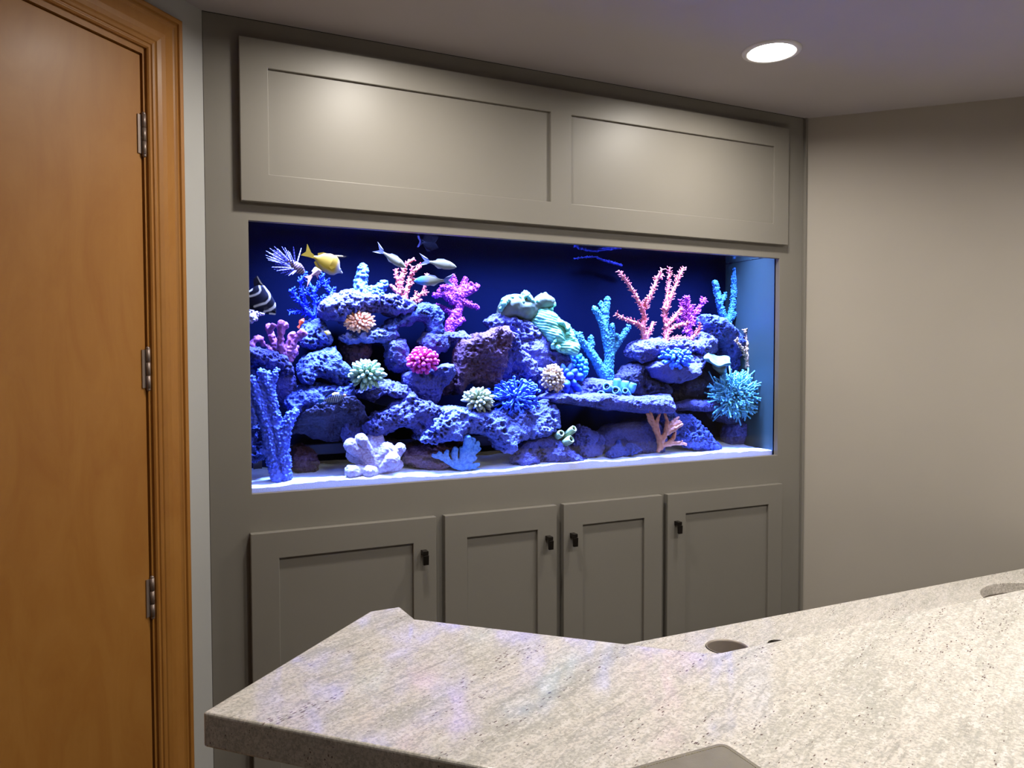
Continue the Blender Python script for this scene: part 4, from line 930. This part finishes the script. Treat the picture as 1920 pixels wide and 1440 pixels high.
def dome(name, label, cpx, yc, rx, rz, count, prof, mat_dark, mat_lite, rpx, axis=(-.25, -.85, .45), inner=.35, spread=1.25, cat='coral', group='finger corals', flat=.8, seed=0, jit=.12, part='finger', basemat='mintdark', zoff=0, shadesize=(.75, 1.25)):
    """fingers standing out of a lump of rock, spread over the side turned to `axis`"""
    rg = random.Random(seed+5)
    c = T(cpx[0], cpx[1], yc); m = PXM(cpx[0], cpx[1], yc)
    ax = np.array(axis, float); ax /= np.linalg.norm(ax)
    xw = np.array([.98, 0, 0]); sx, sz = rx*m*1.05, rz*m
    root = empty(name, tuple(c), label, cat, group)
    core = MB(); core.ball((0, 0, 0), 1.0, 14, 10)
    core.V = [tuple(c+np.array([v[0]*sx*inner*1.5, v[1]*min(sx, sz)*flat*inner*1.5+.004, v[2]*sz*inner*1.5])) for v in core.V]
    core.build('base', CM[basemat] if isinstance(basemat, str) else basemat, root, True)
    fm = tip_mat(name+'_finger', mat_dark, mat_lite); me = finger_mesh(part, prof); me.materials.append(fm); me.shade_smooth()
    inv = parent_world(root).inverted(); k = 0
    a = np.cross(ax, [0, 0, 1]); a /= np.linalg.norm(a); b = np.cross(a, ax)
    if b[2] < 0: b = -b
    for i in range(count):
        t = (i+.5)/count; ph = i*2.399963+rg.uniform(-.2, .2); th = math.acos(1-t*(1-math.cos(spread*math.pi/2)))
        d = ax*math.cos(th)+(a*math.cos(ph)+b*math.sin(ph))*math.sin(th)
        d = d/np.linalg.norm(d); e = np.array([d[0]*sx, d[1]*min(sx, sz)*flat, d[2]*sz])
        L = np.linalg.norm(e)*rg.uniform(1-jit, 1+jit*.3)
        p0 = c+e*inner*.8; p1 = c+e/np.linalg.norm(e)*L; q = p1-p0; Lq = np.linalg.norm(q)
        o = bpy.data.objects.new(part, me); COL.objects.link(o); o.parent = root; o.matrix_parent_inverse = inv
        r = rpx*m*rg.uniform(*shadesize)
        o.matrix_basis = Matrix.Translation(p0) @ Vector(q).to_track_quat('Z', 'Y').to_matrix().to_4x4() @ Matrix.Diagonal((r, r, Lq, 1))
    return root
dome('finger_coral', 'mint green coral of plump fingers left of centre', (688,702), .115, 36, 32, 66, PR_LONG, (0.12, 0.40, 0.36), (0.58, 0.90, 0.72), 4.3, seed=1, axis=(-.15, -.85, .5), flat=1.0, inner=.3)
dome('finger_coral', 'magenta coral cluster of blunt fingers on the wedge rock', (793,676), .14, 32, 27, 74, PR_BLUNT, (0.50, 0.02, 0.18), (1.25, 0.13, 0.42), 3.7, seed=2, basemat='magenta', inner=.3, flat=1.0)
dome('finger_coral', 'pale sage coral of slim fingers before the red-brown rock', (897,750), .10, 32, 27, 60, PR_LONG, (0.24, 0.40, 0.34), (0.74, 0.86, 0.66), 3.7, seed=3, axis=(.1, -.8, .6), flat=1.0, inner=.3)
dome('finger_coral', 'turquoise coral of round-tipped knobs behind the dark blue fingers', (1080,690), .20, 28, 29, 52, PR_BULB, (0.02, 0.20, 0.55), (0.10, 0.72, 0.80), 4.4, seed=4, basemat='curl', axis=(.15, -.8, .55))
dome('finger_coral', 'dark blue coral of thick fingers beside the cream cauliflower coral', (1062,712), .145, 33, 36, 20, PR_LONG, (0.02, 0.06, 0.42), (0.08, 0.22, 0.72), 6.4, seed=6, basemat='royal', axis=(.25, -.85, .35), jit=.3, inner=.2, flat=.7)
dome('finger_coral', 'peach coral of short knobs on the pale ledge', (674,603), .175, 31, 22, 110, PR_BULB, (1.0, 0.32, 0.30), (1.6, 0.98, 0.80), 2.7, seed=7, basemat='peach', jit=.2)
dome('frilled_coral', 'bright blue coral of curling frills on the smooth oval rock', (1267,672), .105, 35, 21, 70, PR_BLUNT, (0.01, 0.05, 0.55), (0.16, 0.50, 0.95), 3.4, seed=9, basemat='royal', jit=.3, axis=(-.1, -.8, .6), part='frill')
dome('cauliflower_coral', 'cream cauliflower coral narrowing to its foot beside the dark blue fingers', (1037,709), .105, 23, 28, 110, PR_BLUNT, (0.50, 0.28, 0.22), (1.1, 0.90, 0.75), 2.9, seed=10, basemat='cream', jit=.25, flat=1.0, part='knob')
# foot of the cauliflower coral
root = [o for o in bpy.data.objects if o.name.startswith('cauliflower_coral')][0]
mb = MB(); mb.tube([T(1044,742,.11), T(1043,730,.11), T(1040,718,.112), T(1038,706,.115)], [.004, .008, .014, .018], 10); mb.build('foot', CM['cream'], root, True)

# curly blue coral: a thicket of hooked branchlets
def thicket(name, label, cpx, yc, rx, rz, count, mat, rr=.0021, hook=.5, seed=0, axis=(-.1, -.8, .6), depth=.03, fork=0, taper=.8, lo=.25, group='thicket corals', spread=1.25, tipball=False):
    rg = random.Random(seed); c = T(cpx[0], cpx[1], yc); m = PXM(cpx[0], cpx[1], yc)
    ax = np.array(axis, float); ax /= np.linalg.norm(ax); a = np.cross(ax, [0, 0, 1]); a /= np.linalg.norm(a); b = np.cross(a, ax)
    if b[2] < 0: b = -b
    mb = MB()
    for i in range(count):
        t = (i+.5)/count; ph = i*2.399963; th = math.acos(1-t*(1-math.cos(spread*math.pi/2)))
        d = ax*math.cos(th)+(a*math.cos(ph)+b*math.sin(ph))*math.sin(th)
        e = np.array([d[0]*rx*m, d[1]*depth, d[2]*rz*m])*rg.uniform(.90, 1.02)
        s = np.array([rg.gauss(0, 1) for _ in range(3)])*np.linalg.norm(e)*.09
        p0 = c+e*lo; p1 = c+e*.65+s; p2 = c+e+s*1.6
        mb.tube([p0, p1, (p1+p2)/2+s*.3, p2], [rr*1.2, rr, rr*.95, rr*taper], 5)
        if fork:
            for _ in range(fork):
                s2 = np.array([rg.gauss(0, 1) for _ in range(3)])*np.linalg.norm(e)*.17
                mb.tube([p1, (p1+c+e)/2+s2*.7, c+e*.97+s2*1.5], [rr, rr*.9, rr*taper], 5)
                if tipball: mb.ball(c+e*.97+s2*1.5, rr*1.35, 5, 4)
        if tipball: mb.ball(p2, rr*1.35, 5, 4)
        if hook:
            v = np.cross(e, [rg.gauss(0, 1) for _ in range(3)]); v /= np.linalg.norm(v)+1e-9; n_ = e/np.linalg.norm(e); R0 = .0052*rg.uniform(.7, 1.2)
            pts = [p2+v*R0*(1-math.cos(q))+n_*R0*math.sin(q) for q in np.linspace(0, math.pi*1.25*hook*2, 6)]
            mb.tube(pts, [rr*1.15]*6, 5)
    mb.V = [(v[0], min(max(v[1], YF), YB+.003), v[2]) for v in mb.V]
    root = empty(name, tuple(c), label, 'coral', group)
    core = MB(); core.ball((0, 0, 0), 1, 12, 8); core.V = [tuple(c+np.array([v[0]*rx*m*lo*1.35, v[1]*depth*lo*1.35, v[2]*rz*m*lo*1.35])) for v in core.V]
    core.build('base', CM[mat], root, True)
    o = mb.build('branchlets', CM[mat], root, True); o['kind'] = 'stuff'
    return root
thicket('curly_coral', 'bright blue curly coral sitting on the long pale pitted rock', (966,746), .105, 45, 32, 125, 'curl', .0029, .5, seed=3, depth=.045, lo=.3)
thicket('ball_coral', 'turquoise ball of thin radiating branches low at the right', (1377,742), .150, 49, 39, 250, 'aqua', .0027, 0, seed=5, axis=(-.25, -.93, .2), depth=.055, fork=2, taper=1.1, lo=.15, spread=1.06, tipball=True)

# lettuce coral: a cup and a leaning lobe of folded plates with pale ruffled rims
root = empty('lettuce_coral', tuple(T(1000,600,.2)), 'mint green folded lettuce coral at the top of the middle rocks', 'coral')
me = rock_mesh('cup', [(938,592),(937,575),(945,560),(962,554),(972,560),(980,549),(990,557),(998,566),(1010,554),(1024,556),(1032,566),(1030,578),(1012,582),(1003,600),(985,604),(962,596)], .215, .042, .25, 0, 5, .6, mode='smooth')
link('cup', me, CM['mintdark'], root)
me = rock_mesh('lobe', [(1000,590),(1006,578),(1022,574),(1036,580),(1044,592),(1046,604),(1062,611),(1072,634),(1073,650),(1062,667),(1046,664),(1031,644),(1014,630),(1003,612)],   .200, .045, -.35, 0, 6, .7, h=.0028, mode='folds')
link('lobe', me, CM['mint'], root)
def ruffle(pts, yc, r, w, name='ruffle', mat='mint', seed=0):
    P = []; rg = random.Random(seed)
    q = [np.array(T(a, b, yc)) for a, b in pts]
    for i in range(len(q)-1):
        for t in np.linspace(0, 1, 7)[:-1]: P.append(q[i]+(q[i+1]-q[i])*t)
    P.append(q[-1]); out = []
    for i, p in enumerate(P): out.append(p+np.array([rg.uniform(-1, 1)*w*.3, math.sin(i*1.25+rg.uniform(-.5, .5))*w-.012, math.cos(i*1.9)*w*.45]))
    ch = [(out, [r*rg.uniform(.75, 1.25) for _ in out])]
    link(name, chain_mesh(name, ch, .0022, .004, .0016, .005, seed, .0014), CM[mat], root)
ruffle([(938,582),(942,566),(952,560),(966,556),(974,566),(982,552),(990,560),(996,570)], .195, .0065, .009, seed=1)
ruffle([(996,572),(1006,562),(1016,554),(1028,560),(1034,572),(1026,582)], .205, .006, .009, seed=2)
ruffle([(1045,606),(1056,610),(1063,622),(1050,632),(1036,640)], .165, .0055, .008, seed=3)
ruffle([(1033,648),(1045,654),(1056,658),(1068,652),(1071,636)], .165, .006, .009, seed=4)

# plate coral: shallow dish with a wavy rim on a short foot
root = empty('plate_coral', tuple(T(1347,680,.12)), 'mint green plate coral like a shallow dish', 'coral')
c = T(1346,675,.12); m = PXM(1346,670,.12); V = []; Fc = []; n = 40
prf = [(.10, -.010), (.35, -.004), (.62, -.001), (.88, .001), (1.0, .004), (1.02, .002), (.9, -.006), (.6, -.012), (.35, -.018)]
for r, z in prf:
    for j in range(n):
        an = 2*math.pi*j/n; wv = 1+.09*math.sin(5*an+1)*r+.05*math.sin(9*an)*r
        V.append((c[0]+r*27*m*wv*math.cos(an), c[1]+r*.040*wv*math.sin(an), c[2]+z+.006*r*math.sin(4*an+.6)+r*math.sin(an)*.020))
for a in range(len(prf)-1):
    for j in range(n): Fc.append((a*n+j, (a+1)*n+j, (a+1)*n+(j+1) % n, a*n+(j+1) % n))
Fc.append(tuple(range(n))); Fc.append(tuple((len(prf)-1)*n+n-1-j for j in range(n)))
o = link('dish', mesh('dish', V, Fc), CM['plate'], root, True)
bm = bmesh.new(); bm.from_mesh(o.data); bmesh.ops.recalc_face_normals(bm, faces=bm.faces); bm.to_mesh(o.data); bm.free()
mb = MB(); mb.tube([T(1356,698,.175), T(1352,690,.155), T(1348,683,.135)], [.014, .020, .026], 12); mb.build('foot', CM['mintdark'], root, True)

# tube sponges: hollow shade is put into near-black plugs in the mouths
def tube_sponge(name, label, tubes, yc, mat, group='tube sponges'):
    root = empty(name, tuple(T(tubes[0][0], tubes[0][1], yc)), label, 'sponge', group)
    for (bx, by, tx, ty, r0, r1, dy) in tubes:
        p = T(bx, by, yc); q = T(tx, ty, yc-dy); m = PXM(bx, by, yc); d = q-p; L = np.linalg.norm(d); d /= L
        R0, R1 = r0*m, r1*m
        u = np.cross(d, [0.3, 0.2, .93]); u /= np.linalg.norm(u); v = np.cross(d, u); n = 16
        def lathe(nm, prf, mat, par):
            V = []; Fc = []
            for r, z in prf:
                for j in range(n):
                    an = 2*math.pi*j/n; w_ = r*(1+.05*math.sin(3*an+bx))
                    V.append(p+d*z+(u*math.cos(an)+v*math.sin(an))*w_)
            for i in range(len(prf)-1):
                for j in range(n): Fc.append((i*n+j, (i+1)*n+j, (i+1)*n+(j+1) % n, i*n+(j+1) % n))
            Fc.append(tuple(range(n-1, -1, -1))); Fc.append(tuple((len(prf)-1)*n+j for j in range(n)))
            o = link(nm, mesh(nm, V, Fc), mat, par, True)
            bm = bmesh.new(); bm.from_mesh(o.data); bmesh.ops.recalc_face_normals(bm, faces=bm.faces); bm.to_mesh(o.data); bm.free()
            return o
        o = lathe('tube', [(R0*.7, 0), (R0, L*.25), ((R0+R1)/2*1.05, L*.55), (R1*1.04, L*.85), (R1*.95, L*.97), (R1*.80, L), (R1*.66, L*.985), (R1*.60, L*.93), (R1*.55, L*.5)], CM[mat], root)
        lathe('mouth_shade', [(R1*.585, L*.90), (R1*.50, L*.60)], CM['hollow_shade'], o)
    return root
tube_sponge('tube_sponge', 'light blue tube sponges clustered on the flat shelf', [(1134,747,1126,738,8,7,.035), (1148,738,1137,724,9,8,.04), (1150,750,1140,742,6,5.5,.035), (1160,745,1154,731,9,8,.05), (1158,736,1157,710,8,7,.004), (1170,740,1173,714,8,7,.004), (1182,736,1188,718,7,6.5,.006), (1178,744,1172,732,7,6,.045)], .135, 'sponge')
tube_sponge('tube_sponge', 'three pale green tube sponges leaning right above the brain-textured rock', [(1040,822,1053,812,6,6.5,.045), (1056,820,1077,803,6,6.5,.045), (1048,838,1072,823,6.5,7.5,.05)], .085, 'tubegreen')
# blue mirror image in the water surface, modelled as a crusted tube
coral('mirrored_coral', 'dim blue mirror image of coral in the water surface', [([(1120,484),(1132,488),(1146,492),(1165,498)],2.6,3.0), ([(1076,485),(1100,482),(1120,482)],1.6,2.0)], .262, 'mirror_image', cat='mirror_image', nub=120, nublen=.004, nubr=.0018, seed=161, lean=.0, group=None)

# ------------------------------------------------------------------ fish
def fish_frame(nose, tail, y, dyaw=0.0):
    a = T(*nose, y+dyaw); b = T(*tail, y-dyaw); L = np.linalg.norm(a-b); e1 = (a-b)/L
    e3 = np.array([0, 0, 1.0])-e1*e1[2]; e3 /= np.linalg.norm(e3); e2 = np.cross(e3, e1)
    if e2[1] > 0: e2 = -e2          # e2 looks toward the front pane
    return a, e1, e2, e3, L
def fish(name, label, nose, tail, y, prof, wid, colf, fins, eye=(.12, .25, .035), dyaw=0.0, group='reef fish', rough=.4, bodyname='body'):
    """prof: [(t, up, low)] along nose->tail in body lengths; fins: [(name, [(t, v)...], colour, side offset)]"""
    a, e1, e2, e3, L = fish_frame(nose, tail, y, dyaw)
    at = lambda t, v, s=0.0: a-e1*t*L+e3*v*L+e2*s*L
    root = empty(name, tuple(at(.45, 0)), label, 'fish', group)
    ts = np.linspace(0, 1, 120); pt = [p[0] for p in prof]; up = np.interp(ts, pt, [p[1] for p in prof]); lo = np.interp(ts, pt, [p[2] for p in prof])
    wd = np.interp(ts, [p[0] for p in wid], [p[1] for p in wid]); n = 64; V = []; Cc = []; Fc = []
    # smooth the outline a little
    for _ in range(6):
        up[1:-1] = (up[:-2]+2*up[1:-1]+up[2:])/4; lo[1:-1] = (lo[:-2]+2*lo[1:-1]+lo[2:])/4
    for t, u, l, w_ in zip(ts, up, lo, wd):
        for j in range(n):
            an = 2*math.pi*j/n; v = (u+l)/2+(u-l)/2*math.sin(an); s = w_*math.cos(an)*(1 if abs(math.cos(an)) > .01 else 0)
            V.append(at(t, v, s)); Cc.append(rfc(colf(t, v, (v-l)/(u-l+1e-6)), CF))
    for i in range(len(ts)-1):
        for j in range(n): Fc.append((i*n+j, (i+1)*n+j, (i+1)*n+(j+1) % n, i*n+(j+1) % n))
    Fc.append(tuple(range(n))); Fc.append(tuple((len(ts)-1)*n+n-1-j for j in range(n)))
    me = mesh(bodyname, V, Fc); ca = me.color_attributes.new('skin', 'FLOAT_COLOR', 'POINT')
    ca.data.foreach_set('color', np.array([(*c, 1) for c in Cc], np.float32).ravel())
    bm = bmesh.new(); bm.from_mesh(me); bmesh.ops.recalc_face_normals(bm, faces=bm.faces); bm.to_mesh(me); bm.free()
    nm = NT(name+'_skin'); at_ = nm.node('ShaderNodeAttribute', attribute_name='skin'); nm.set(color=at_.outputs['Color'], rough=.6, spec=.10)
    link(bodyname, me, nm.m, root, True)
    for fn, pts, col, off in fins:
        mb = MB(); mb.plate([at(t, v, off) for t, v in pts], .0010, e2)
        mb.build(fn, simple(name+'_'+fn, rfc(col, CF), .7, .06), root)
    if eye:
        t, v, r = eye; w_ = float(np.interp(t, [p[0] for p in wid], [p[1] for p in wid]))
        for sgn in (1, -1):
            mb = MB(); mb.ball(tuple(at(t, v, sgn*w_*.82)), r*L, 10, 8); mb.build('eye', simple(name+'_eye', (0.01, 0.01, 0.012), .15), root, True)
    return root, at
mixc = lambda a, b, f: tuple(x+(y-x)*min(max(f, 0), 1) for x, y in zip(a, b))

# yellow foxface with a pale snout
Y, Wh = (0.40, 0.245, 0.0003), (0.30, 0.30, 0.40)
fish('yellow_fish', 'yellow rabbitfish with a pale drooping snout', (644,508), (588,482), .10,
 [(0, -.06, -.10), (.07, -.02, -.11), (.14, .05, -.15), (.22, .23, -.25), (.35, .33, -.30), (.55, .33, -.29), (.75, .25, -.20), (.9, .09, -.07), (1, .05, -.035)],
 [(0, .012), (.15, .05), (.45, .085), (.8, .045), (1, .014)],
 lambda t, v, h: mixc(mixc(Wh, Y, (t-.16)/.13), Wh, max(0, (.20-h)/.2)*(1 if t < .55 else .4)),
 [('tail_fin', [(.96, .05), (1.12, .10), (1.33, .30), (1.27, .06), (1.38, -.12), (1.12, -.06), (.96, -.04)], (0.36, 0.225, 0.003), 0),
  ('dorsal_fin', [(.22, .19), (.35, .275), (.55, .285), (.78, .27), (.93, .17), (.88, .06), (.6, .2), (.35, .22)], (0.38, 0.235, 0.003), 0),
  ('anal_fin', [(.5, -.2), (.6, -.28), (.8, -.26), (.93, -.14), (.88, -.04), (.65, -.15)], (0.38, 0.235, 0.006), 0),
  ('pectoral_fin', [(.30, -.03), (.40, -.02), (.47, -.10), (.38, -.14)], (0.38, 0.235, 0.003), .085)], eye=(.10, .0, .022))
# pale pink fish half behind it
fish('pink_fish', 'pale pink fish with a forked tail half hidden behind the yellow rabbitfish', (606,500), (585,516), .13,
 [(0, .02, -.02), (.15, .16, -.16), (.45, .24, -.24), (.8, .13, -.13), (1, .06, -.06)], [(0, .02), (.4, .12), (1, .03)],
 lambda t, v, h: mixc((0.85, 0.72, 0.86), (0.86, 0.45, 0.58), t),
 [('tail_fin', [(.95, .07), (1.15, .10), (1.5, .26), (1.38, -.02), (1.78, -.42), (1.15, -.14), (.95, -.07)], (0.85, 0.42, 0.50), 0),
  ('anal_fin', [(.45, -.2), (.85, -.42), (.8, -.12)], (0.72, 0.40, 0.62), 0), ('dorsal_fin', [(.2, .17), (.5, .33), (.85, .24), (.8, .12)], (0.80, 0.70, 0.90), 0)], eye=None)
# striped angelfish at the frame
BK, ST = (0.006, 0.006, 0.008), (0.80, 0.80, 0.80)
BANDS = [([(.99,.59),(.74,.515),(.50,.40),(.43,.33),(.40,.25),(.42,.10),(.52,-.03),(.62,-.17)], .030), ([(.86,.44),(.75,.33),(.74,.24),(.80,.12),(.88,.02),(.95,-.04)], .026),
         ([(1.0,.28),(.95,.2),(.98,.12),(1.06,.05)], .022), ([(.17,.27),(.16,.14),(.20,.02),(.30,-.10),(.30,-.17)], .036), ([(.02,-.02),(.10,-.06),(.15,-.09)], .022)]
def angel(t, v, h):
    best = 9
    for pl, w_ in BANDS:
        for (a, b), (c, d) in zip(pl, pl[1:]):
            e = ((t-a)*(c-a)+(v-b)*(d-b))/((c-a)**2+(d-b)**2); e = min(max(e, 0), 1)
            best = min(best, math.hypot(t-a-(c-a)*e, v-b-(d-b)*e)/w_)
    return mixc(ST, BK, (best-.8)/.5)
fish('striped_angelfish', 'black angelfish with curved white stripes at the left frame', (517,589), (462,552), .065,
 [(0, .02, -.03), (.08, .15, -.08), (.185, .275, -.14), (.44, .42, -.22), (.74, .52, -.235), (.92, .40, -.18), (1, .12, -.10)],
 [(0, .015), (.2, .06), (.5, .10), (.85, .05), (1, .02)], angel,
 [('tail_fin', [(.97, .12), (1.2, .16), (1.3, .0), (1.22, -.14), (.97, -.10)], (0.012, 0.012, 0.016), 0),
  ('dorsal_fin', [(.70, .47), (.86, .55), (1.06, .64), (1.08, .50), (1.02, .38), (.9, .30)], (0.008, 0.008, 0.012), 0),
  ('dorsal_stripe', [(.72, .50), (.86, .545), (1.06, .645), (1.04, .60), (.86, .50)], (0.55, 0.55, 0.56), .006),
  ('anal_fin', [(.45, -.2), (.70, -.33), (.92, -.34), (.98, -.12), (.7, -.2)], (0.008, 0.008, 0.012), 0),
  ('pectoral_fin', [(.24, .0), (.34, .04), (.40, -.06), (.32, -.1)], (0.03, 0.03, 0.04), .075)], eye=(.12, .06, .02))
# three pale damsels
GR = (0.21, 0.20, 0.11)
def pale(name, lab, nose, tail, y, head=None):
    fish(name, lab, nose, tail, y, [(0, .01, -.01), (.08, .075, -.07), (.25, .15, -.13), (.45, .17, -.16), (.7, .11, -.11), (.9, .05, -.05), (1, .04, -.04)],
     [(0, .01), (.3, .065), (.7, .04), (1, .012)], lambda t, v, h: mixc(mixc(GR, (0.28, 0.28, 0.22), (.35-h)/.3), head, (.5-t)/.3) if head else mixc(GR, (0.28, 0.28, 0.22), (.35-h)/.3),
     [('tail_fin', [(.97, .04), (1.14, .10), (1.36, .20), (1.2, .03), (1.16, 0), (1.2, -.03), (1.34, -.18), (1.12, -.09), (.97, -.04)], (0.10, 0.12, 0.30), 0),
      ('tail_edge', [(1.05, .09), (1.2, .155), (1.40, .225), (1.2, .12)], (0.70, 0.72, 0.80), .006), ('tail_edge', [(1.05, -.08), (1.2, -.14), (1.38, -.205), (1.2, -.11)], (0.70, 0.72, 0.80), .006),
      ('dorsal_fin', [(.3, .15), (.5, .20), (.72, .16), (.8, .08), (.5, .15)], (0.30, 0.32, 0.42), 0), ('anal_fin', [(.5, -.14), (.66, -.17), (.8, -.09), (.6, -.12)], (0.45, 0.46, 0.55), 0)], eye=(.09, .02, .016))
pale('pale_fish', 'silvery fish diving in front of the pink branch coral tips', (761,502), (719,474), .12)
pale('pale_fish', 'silvery fish swimming right above the purple tree coral', (856,501), (805,491), .14)
pale('pale_fish', 'silvery fish with a blue head swimming left across the pink coral', (776,527), (832,526), .15, (0.05, 0.22, 0.70))
# dark tang close to the surface
fish('dark_tang', 'dark tang with a lit blue back edge near the water surface', (822,464), (791,456), .24,
 [(0, .0, -.04), (.15, .16, -.16), (.4, .34, -.28), (.7, .28, -.24), (.92, .08, -.07), (1, .05, -.05)], [(0, .015), (.4, .09), (1, .015)],
 lambda t, v, h: (0.0012, 0.001, 0.004),
 [('dorsal_fin', [(.12, .15), (.4, .42), (.75, .40), (.88, .14), (.4, .30)], (0.003, 0.003, 0.02), 0), ('tail_fin', [(.97, .05), (1.18, .32), (1.12, .0), (1.22, -.28), (.97, -.05)], (0.002, 0.002, 0.015), 0),
  ('tail_edge', [(1.10, .30), (1.20, .34), (1.16, .0), (1.24, -.30), (1.12, -.24), (1.08, .0)], (0.05, 0.05, 0.20), .006), ('anal_fin', [(.3, -.25), (.6, -.40), (.88, -.12), (.5, -.25)], (0.002, 0.002, 0.01), 0)], eye=None)
# small ones
fish('clownfish', 'tiny orange fish with a white band by the blue bush coral', (570,597), (562,610), .16, [(0, .03, -.05), (.2, .2, -.2), (.5, .28, -.25), (.85, .13, -.12), (1, .1, -.1)], [(0, .03), (.4, .12), (1, .03)],
 lambda t, v, h: (0.8, 0.72, 0.70) if .26 < t < .36 else (0.85, 0.12, 0.05),
 [('tail_fin', [(.97, .1), (1.35, .2), (1.4, -.15), (.97, -.1)], (0.8, 0.12, 0.06), 0), ('dorsal_fin', [(.25, .22), (.5, .38), (.85, .25), (.8, .14)], (0.8, 0.12, 0.06), 0)], eye=(.14, .06, .04))
fish('yellow_damsel', 'tiny pale yellow fish against the folded blue rock', (620,626), (608,622), .15, [(0, .02, -.06), (.2, .26, -.3), (.5, .36, -.42), (.85, .16, -.18), (1, .1, -.1)], [(0, .03), (.4, .14), (1, .03)],
 lambda t, v, h: mixc((0.75, 0.72, 0.62), (0.80, 0.62, 0.06), (t-.3)/.3),
 [('tail_fin', [(.97, .1), (1.4, .22), (1.4, -.22), (.97, -.1)], (0.12, 0.12, 0.18), 0), ('dorsal_fin', [(.2, .24), (.5, .5), (.9, .3), (.8, .15)], (0.10, 0.10, 0.2), 0)], eye=(.15, .06, .04))
def trig(t, v, h):
    if t < .10: return (0.80, 0.40, 0.32)
    if .28 < t < .58 and h > .80: return (0.75, 0.62, 0.10)
    if .10 < t < .98 and h < .74:
        g = (t*13.0) % 1.0; r = int(t*13.0); q = (v*24.0+.5*(r % 2)) % 1.0
        if math.hypot(g-.5, (q-.5)*.8) < .27: return (0.75, 0.85, 0.95)
    return (0.006, 0.012, 0.10)
def triggerfish():
    fish('spotted_triggerfish', 'dark blue triggerfish with white spots over the large dark boulder', (649,741), (606,751), .058,
     [(0, .03, -.03), (.2, .16, -.14), (.45, .24, -.22), (.75, .16, -.16), (.93, .06, -.06), (1, .05, -.05)], [(0, .02), (.4, .08), (1, .02)], trig,
     [('tail_fin', [(.97, .05), (1.2, .12), (1.22, -.12), (.97, -.05)], (0.03, 0.16, 0.60), 0), ('dorsal_fin', [(.6, .2), (.7, .3), (.9, .16), (.85, .1)], (0.03, 0.06, 0.25), 0), ('anal_fin', [(.6, -.19), (.72, -.28), (.9, -.14), (.85, -.08)], (0.03, 0.06, 0.25), 0)], eye=(.2, .1, .02))
triggerfish()
# lionfish: banded body, fans of long banded rays
def lion_skin():
    n = NT('lionfish_ray'); tc = n.node('ShaderNodeTexCoord'); z = n.node('ShaderNodeSeparateXYZ', {0: tc.outputs['Object']}).outputs['Z']
    s = n.math('FRACT', n.math('MULTIPLY', z, 5.5))
    n.set(color=n.ramp(s, [(.0, (0.17, 0.15, 0.40)), (.52, (0.17, 0.15, 0.40)), (.60, (0.03, 0.02, 0.06)), (.94, (0.03, 0.02, 0.06))]), rough=.5, spec=.3); return n.m
def lcol(t, v, h):
    s = (t*11+v*3) % 1.0
    return (0.34, 0.22, 0.20) if s < .5 else (0.06, 0.03, 0.04)
lf, at = fish('lionfish', 'striped lionfish with spread banded rays near the top left', (571,511), (531,486), .11,
 [(0, .03, -.06), (.12, .16, -.14), (.3, .24, -.22), (.6, .20, -.18), (.9, .10, -.09), (1, .07, -.07)], [(0, .03), (.3, .12), (.7, .09), (1, .02)], lcol,
 [('tail_fin', [(.97, .07), (1.35, .22), (1.45, 0), (1.35, -.22), (.97, -.07)], (0.22, 0.20, 0.42), 0)], eye=(.16, .10, .035))
ray = finger_mesh('fin_ray', [(1.0, 0), (1.0, .3), (.8, .7), (.45, .95)], 6); ray.materials.append(lion_skin()); ray.shade_smooth()
rays = [((557,494),(565,465)), ((553,491),(550,462)), ((548,489),(540,470)), ((544,488),(528,462)), ((540,487),(520,466)), ((538,488),(514,462)), ((537,490),(505,465)), ((539,493),(498,470)), ((541,496),(497,478)), ((543,499),(502,487)),
        ((545,502),(509,501)), ((547,504),(518,508)), ((549,506),(526,513)), ((551,507),(534,516)), ((553,508),(541,517)), ((555,508),(548,515)), ((543,494),(510,475)), ((544,498),(507,483)), ((548,500),(515,495)), ((551,498),(522,476)), ((553,500),(532,470)), ((550,504),(530,508)), ((542,492),(513,468)), ((546,490),(534,464)), ((550,493),(543,472)), ((544,500),(499,483)), ((546,503),(513,505)), ((550,506),(538,515)), ((540,494),(503,474)), ((551,497),(536,478)), ((547,497),(520,488))]
inv = parent_world(lf).inverted(); rg = random.Random(2)
for (p, q) in rays:
    a = T(*p, .11+rg.uniform(-.012, .0)); b = T(*q, .11+rg.uniform(-.04, .02)); d = Vector(b-a)
    o = bpy.data.objects.new('fin_ray', ray); COL.objects.link(o); o.parent = lf; o.matrix_parent_inverse = inv
    o.matrix_basis = Matrix.Translation(a) @ d.to_track_quat('Z', 'Y').to_matrix().to_4x4() @ Matrix.Diagonal((.0019, .0019, d.length, 1))
